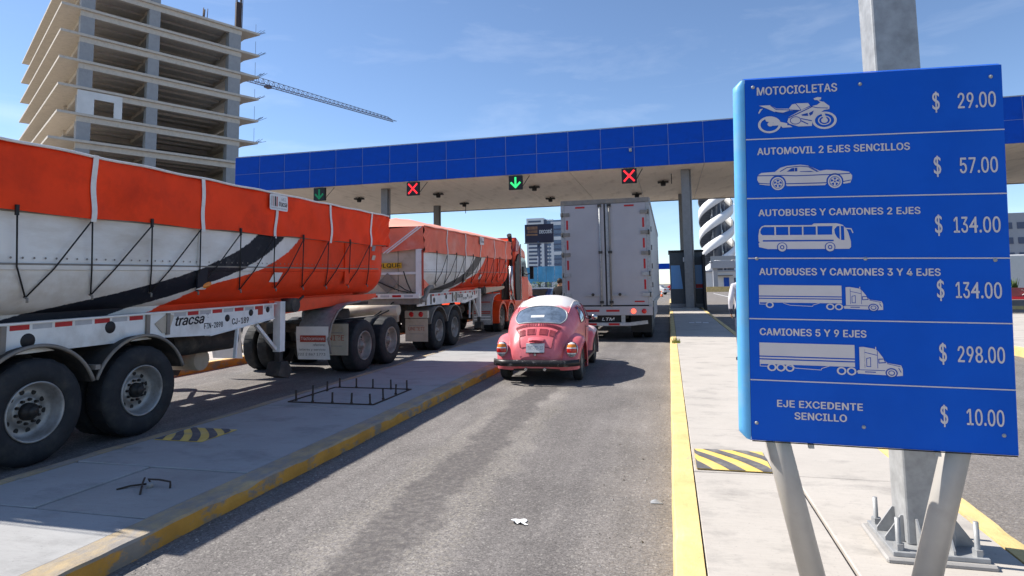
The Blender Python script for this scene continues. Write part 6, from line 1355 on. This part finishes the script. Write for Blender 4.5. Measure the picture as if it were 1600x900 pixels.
# ================================================================== orange tractor
tt = tag(empty('truck_tractor', (-7.25, 22.5, 0)), 'bright orange road tractor with chrome exhaust stack pulling the dump trailers', 'truck')
for q, y in enumerate((-.60, .62)):
    dual(tt, y, 1.25, 'dust', q)
    for sg in (1, -1):
        fr_ = lambda u, v, y=y, sg=sg: (sg * (1.30 - .62 * v), y + .60 * math.cos(R(-18 + 216 * u)), .52 + .60 * math.sin(R(-18 + 216 * u)))
        f = MB().grid(fr_, 28, 2).build('fender', 'orange', tt)
        MB().grid(lambda u, v, y=y, sg=sg: (sg * 1.30, y + (.50 + .10 * v) * math.cos(R(-18 + 216 * u)), .52 + (.50 + .10 * v) * math.sin(R(-18 + 216 * u))), 28, 1).build('fender_face', 'orange', f)
for sg in (1, -1):
    box1('frame_rail', 'chassis', tt, sg * .42 - .05, sg * .42 + .05, -1.8, 6.2, .75, 1.0)
    # quarter fender / mud flap ahead of the wheels
    def qf(u, v, sg=sg):
        pts = [(-2.02, .34), (-2.06, .75), (-2.0, 1.05), (-1.80, 1.28), (-1.45, 1.38), (-1.0, 1.40)]; k = u * 5; i_ = min(int(k), 4); f = k - i_; a, b = pts[i_], pts[i_ + 1]
        return (sg * (1.28 - .70 * v), a[0] + (b[0] - a[0]) * f, a[1] + (b[1] - a[1]) * f)
    q_ = MB().grid(qf, 20, 2).build('quarter_fender', 'steel_galv', tt); MB().tube([qf(k / 20, 0) for k in range(21)], .022, 6).build('fender_rim', 'steel_galv', q_)
    for z, mm in ((.78, 'ink_red'), (.72, 'ink_red'), (.60, 'plate_white'), (.50, 'plate_white'), (1.10, 'ink_red')): box1('flap_stripe', mm, q_, min(sg * .64, sg * 1.24), max(sg * .64, sg * 1.24), -2.075, -2.066, z, z + .035)
    # side skirt with the fuel tank behind it
    MB().prism([(1.35, .42), (5.0, .42), (5.0, .98), (1.35, 1.10)], lambda a, b, h, sg=sg: (sg * (1.16 + h), a, b), 0, .10).build('side_skirt', 'orange', tt, .03, 2)
    # exhaust stack: chrome guard below, black pipe with a slanted tip
    e = MB().tube([(sg * 1.12, 1.62, .95), (sg * 1.14, 1.35, 1.25), (sg * 1.14, 1.26, 1.55), (sg * 1.14, 1.25, 2.45)], .085, 12).build('exhaust_guard', 'chrome', tt)
    MB().tube([(sg * 1.14, 1.25, 2.45), (sg * 1.14, 1.25, 3.35), (sg * 1.14, 1.18, 3.55), (sg * 1.14, 1.05, 3.68)], [.075, .075, .085, .10], 12).build('exhaust_pipe', 'black', tt)
    # dark side extender between sleeper and cab, arched at the rear
    MB().prism([(1.75, .98), (1.62, 1.5), (1.60, 2.2), (1.72, 2.60), (1.98, 2.90), (2.35, 3.0), (2.35, .98)], lambda a, b, h, sg=sg: (sg * (1.20 + h), a, b), 0, .05).build('side_extender', 'black', tt)
    box1('grab_rail', 'chrome', tt, sg * 1.27 - .02, sg * 1.27 + .02, 2.38, 2.44, 1.1, 3.4)
# sleeper and cab
MB().prism([(1.85, 1.0), (4.1, 1.0), (4.15, 2.1), (3.55, 2.95), (2.9, 3.35), (1.9, 3.62), (1.82, 3.5)], lambda a, b, h: (h, a, b), -1.19, 1.19).build('cab', 'orange', tt, .10, 3)
MB().prism([(1.80, 3.05), (1.92, 3.66), (2.55, 3.48), (2.3, 3.05)], lambda a, b, h: (h, a, b), -1.21, 1.21).build('roof_fairing', 'orange_dark', tt, .05, 2)
MB().prism([(4.05, 1.0), (5.7, .95), (5.85, 1.35), (5.6, 1.72), (4.12, 2.02)], lambda a, b, h: (h * (1 if a < 4.5 else .86), a, b), -1.17, 1.17).build('hood', 'orange', tt, .10, 3)
MB().prism([(3.62, 2.88), (4.10, 2.16), (4.125, 2.17), (3.645, 2.90)], lambda a, b, h: (h, a, b), -1.08, 1.08).build('windscreen', 'glass_dark', tt)
for sg in (1, -1):
    MB().prism([(2.75, 2.05), (3.95, 2.05), (3.55, 2.78), (2.95, 2.88), (2.75, 2.8)], lambda a, b, h, sg=sg: (sg * (1.192 + h), a, b), 0, .012).build('side_window', 'glass_dark', tt)
    MB().prism([(2.5, 2.95), (3.5, 2.85), (3.35, 3.12), (2.55, 3.30)], lambda a, b, h, sg=sg: (sg * (1.205 + h), a, b), 0, .014).build('visor', 'tarp_top', tt)
    ffn = lambda u, v, sg=sg: (sg * (1.28 - .45 * v), 4.95 + .66 * math.cos(R(-5 + 190 * u)), .52 + .66 * math.sin(R(-5 + 190 * u)))
    MB().grid(ffn, 24, 2).build('front_fender', 'orange', tt); truck_wheel(tt, sg * 1.22, 4.95, 'alu', sg < 0)
    m_ = MB().bar((sg * 1.2, 3.75, 2.15), (sg * 1.36, 3.8, 2.2), .04, .04).build('mirror_arm', 'black', tt); box1('mirror', 'black', m_, sg * 1.42 - .08, sg * 1.42 + .08, 3.76, 3.86, 1.95, 2.5)
    MB().lathe([(0, -.02), (.11, -.01), (.12, .04)], 14, lambda h, a, b, sg=sg: (sg * .8 + a, 5.80 - h, 1.15 + b)).build('headlight', 'clear_lens', tt)
    box1('step', 'steel_galv', tt, sg * 1.28 - .03, sg * 1.28 + .03, 2.9, 3.5, .55, .60)
    box1('door_sticker', 'plate_white', tt, sg * 1.2 - .006, sg * 1.2 + .006, 2.6, 2.74, 1.5, 1.75)
box1('front_bumper', 'orange', tt, -1.2, 1.2, 5.75, 6.05, .40, .85, .05); box1('grille', 'black', tt, -.7, .7, 5.78, 5.90, .95, 1.5)
MB().lathe([(0, 1.18), (.48, 1.18), (.5, 1.02)], 24, lambda h, a, b: (a, b, h)).build('fifth_wheel', 'chassis', tt)
box1('deck_plate', 'steel_galv', tt, -.5, .5, .9, 1.7, 1.01, 1.04); MB().tube([(.3, 1.8, 1.9), (.35, 1.3, 1.4), (.3, .95, 1.5)], .025, 6).build('hose', 'cord', tt); MB().tube([(.75, 1.78, 1.0), (.75, 1.78, 2.4)], .16, 12).build('air_cleaner', 'black', tt)
MB().tube([(.96, 1.0, .80), (.96, 2.9, .80)], .30, 20).build('fuel_tank', 'steel_galv', tt)

# ================================================================== white box trailer under the canopy
bx = tag(empty('box_trailer', (-1.79, 18.15, 0)), 'white box trailer with closed rear doors ahead of the pink car', 'trailer')
BW = 1.30; BZ0, BZ1, BLn = 1.02, 4.16, 13.7
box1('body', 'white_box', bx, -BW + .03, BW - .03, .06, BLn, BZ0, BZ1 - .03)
for sg in (1, -1):
    for k in range(18): box1('side_panel', 'white_box', bx, sg * (BW - .014) - .014, sg * (BW - .014) + .014, .12 + k * .755, .12 + k * .755 + .748, BZ0 + .12, BZ1 - .14)
    box1('side_rail', 'steel_galv', bx, sg * (BW - .01) - .028, sg * (BW - .01) + .028, .08, BLn, BZ0 - .02, BZ0 + .115); box1('side_rail', 'steel_galv', bx, sg * (BW - .01) - .028, sg * (BW - .01) + .028, .08, BLn, BZ1 - .135, BZ1)
    box1('corner_post', 'steel_galv', bx, sg * (BW - .05) - .055, sg * (BW - .05) + .055, 0, .10, BZ0 - .02, BZ1)
    for k in range(5): box1('side_marker', 'black', bx, sg * (BW + .02) - .012, sg * (BW + .02) + .012, .3 + .04 * k, .36 + .04 * k, 1.0 + k * .55, 1.15 + k * .55)
box1('header', 'truck_grey', bx, -BW + .008, BW - .008, -.02, .098, BZ1 - .12, BZ1 + .012)
for sg in (-1, 1):
    d_ = box1('door', 'white_box', bx, min(sg * .022, sg * (BW - .11)), max(sg * .022, sg * (BW - .11)), -.008, .055, BZ0 + .03, BZ1 - .13, .008)
    for k in range(5):
        z = 1.30 + k * .60; h_ = MB().box(sg * (BW - .13) - .14, sg * (BW - .13) + .13, -.045, -.010, z, z + .10).build('hinge', 'truck_grey' if k > 1 else 'steel_galv', d_)
        MB().tube([(sg * (BW - .045), -.035, z - .02), (sg * (BW - .045), -.035, z + .12)], .02, 8).build('hinge_pin', 'chassis', h_)
    for x in (.14 if sg > 0 else -.14,):
        r_ = MB().tube([(x, -.045, BZ0 - .02), (x, -.045, BZ1 - .16)], .024, 10).build('lock_rod', 'steel_galv' if sg < 0 else 'truck_grey', d_)
        for z in (1.10, 2.56, BZ1 - .22): MB().box(x - .055, x + .055, -.07, -.012, z, z + .075).build('rod_keeper', 'chassis', r_)
        MB().bar((x + sg * .02, -.075, 1.34), (x + sg * .48, -.075, 1.34), .022, .035).build('lock_handle', 'steel_galv', r_); MB().tube([(x + sg * .25, -.05, 1.36), (x + sg * .25, -.10, 1.36)], .045, 10).build('padlock', 'chassis', r_)
    for k in range(4): box1('reflector', 'red_tape', d_, sg * (BW - .185) - .027, sg * (BW - .185) + .027, -.0135, -.0095, 1.50 + k * .60, 1.78 + k * .60)
    box1('reflector', 'red_tape', d_, sg * .72 - .14, sg * .72 + .14, -.0135, -.0095, BZ1 - .235, BZ1 - .185)
    if sg > 0: box1('reflector', 'red_tape', d_, .80, 1.08, -.0135, -.0095, BZ0 + .11, BZ0 + .15)
box1('door_seal', 'black', bx, -.018, .018, -.004, .05, BZ0 + .03, BZ1 - .13); box1('sill_gap', 'black', bx, -BW + .1, BW - .1, -.015, .05, BZ0 - .005, BZ0 + .028)
box1('door_gap_strip', 'steel_galv', bx, .035, .10, -.022, -.009, BZ0 + .04, BZ1 - .14)
sl = box1('rear_sill', 'white_box', bx, -BW, BW, -.05, .08, .76, BZ0 - .008)
for x0, x1 in ((-.82, -.22), (-.02, .36)): box1('reflector', 'red_tape', sl, x0, x1, -.054, -.051, .86, .92)
for x, mm in ((.76, 'red_lit'), (1.06, 'red_lens'), (-.76, 'red_lens'), (-1.06, 'red_lens')): MB().lathe([(0, -.03), (.06, -.025), (.072, 0)], 18, lambda h, a, b, x=x: (x + a, -.052 + h, .875 + b)).build('tail_lamp', mm, sl)
ug = MB().bar((-1.05, .0, .50), (.62, .0, .50), .09, .10).bar((.62, .0, .50), (1.15, .05, .56), .09, .10).build('underride_bar', 'steel_galv', bx)
for k in range(5): box1('reflector', 'red_tape' if k % 2 else 'white_tape', ug, -.95 + k * .33, -.64 + k * .33, -.052, -.047, .47, .53)
for x in (-.78, .46): box1('bar_upright', 'steel_galv', bx, x - .055, x + .055, -.02, .06, .55, .76)
box1('dark_board', 'black', bx, -.72, .40, .07, .10, .54, .755); lettering('LTM', .1, 'plate_white', bx, frame_mtx((-.16, .066, .60), (1, 0, 0), (0, 0, 1)), shear=.2, bold=.004, fit=(0, .36, 0, .085))
for q, y in enumerate((1.6, 2.9)): dual(bx, y, 1.24, 'dust', q)
box1('bogie', 'chassis', bx, -.55, .55, .7, 3.8, .62, BZ0); 
for sg in (1, -1): box1('mud_flap', 'black', bx, sg * .93 - .30, sg * .93 + .30, .70, .715, .22, .80); box1('landing_leg', 'chassis', bx, sg * .8 - .06, sg * .8 + .06, 10.4, 10.52, .0, BZ0); box1('side_skirt', 'white_box', bx, sg * 1.22 - .012, sg * 1.22 + .012, 4.2, 9.8, .42, BZ0 - .03)
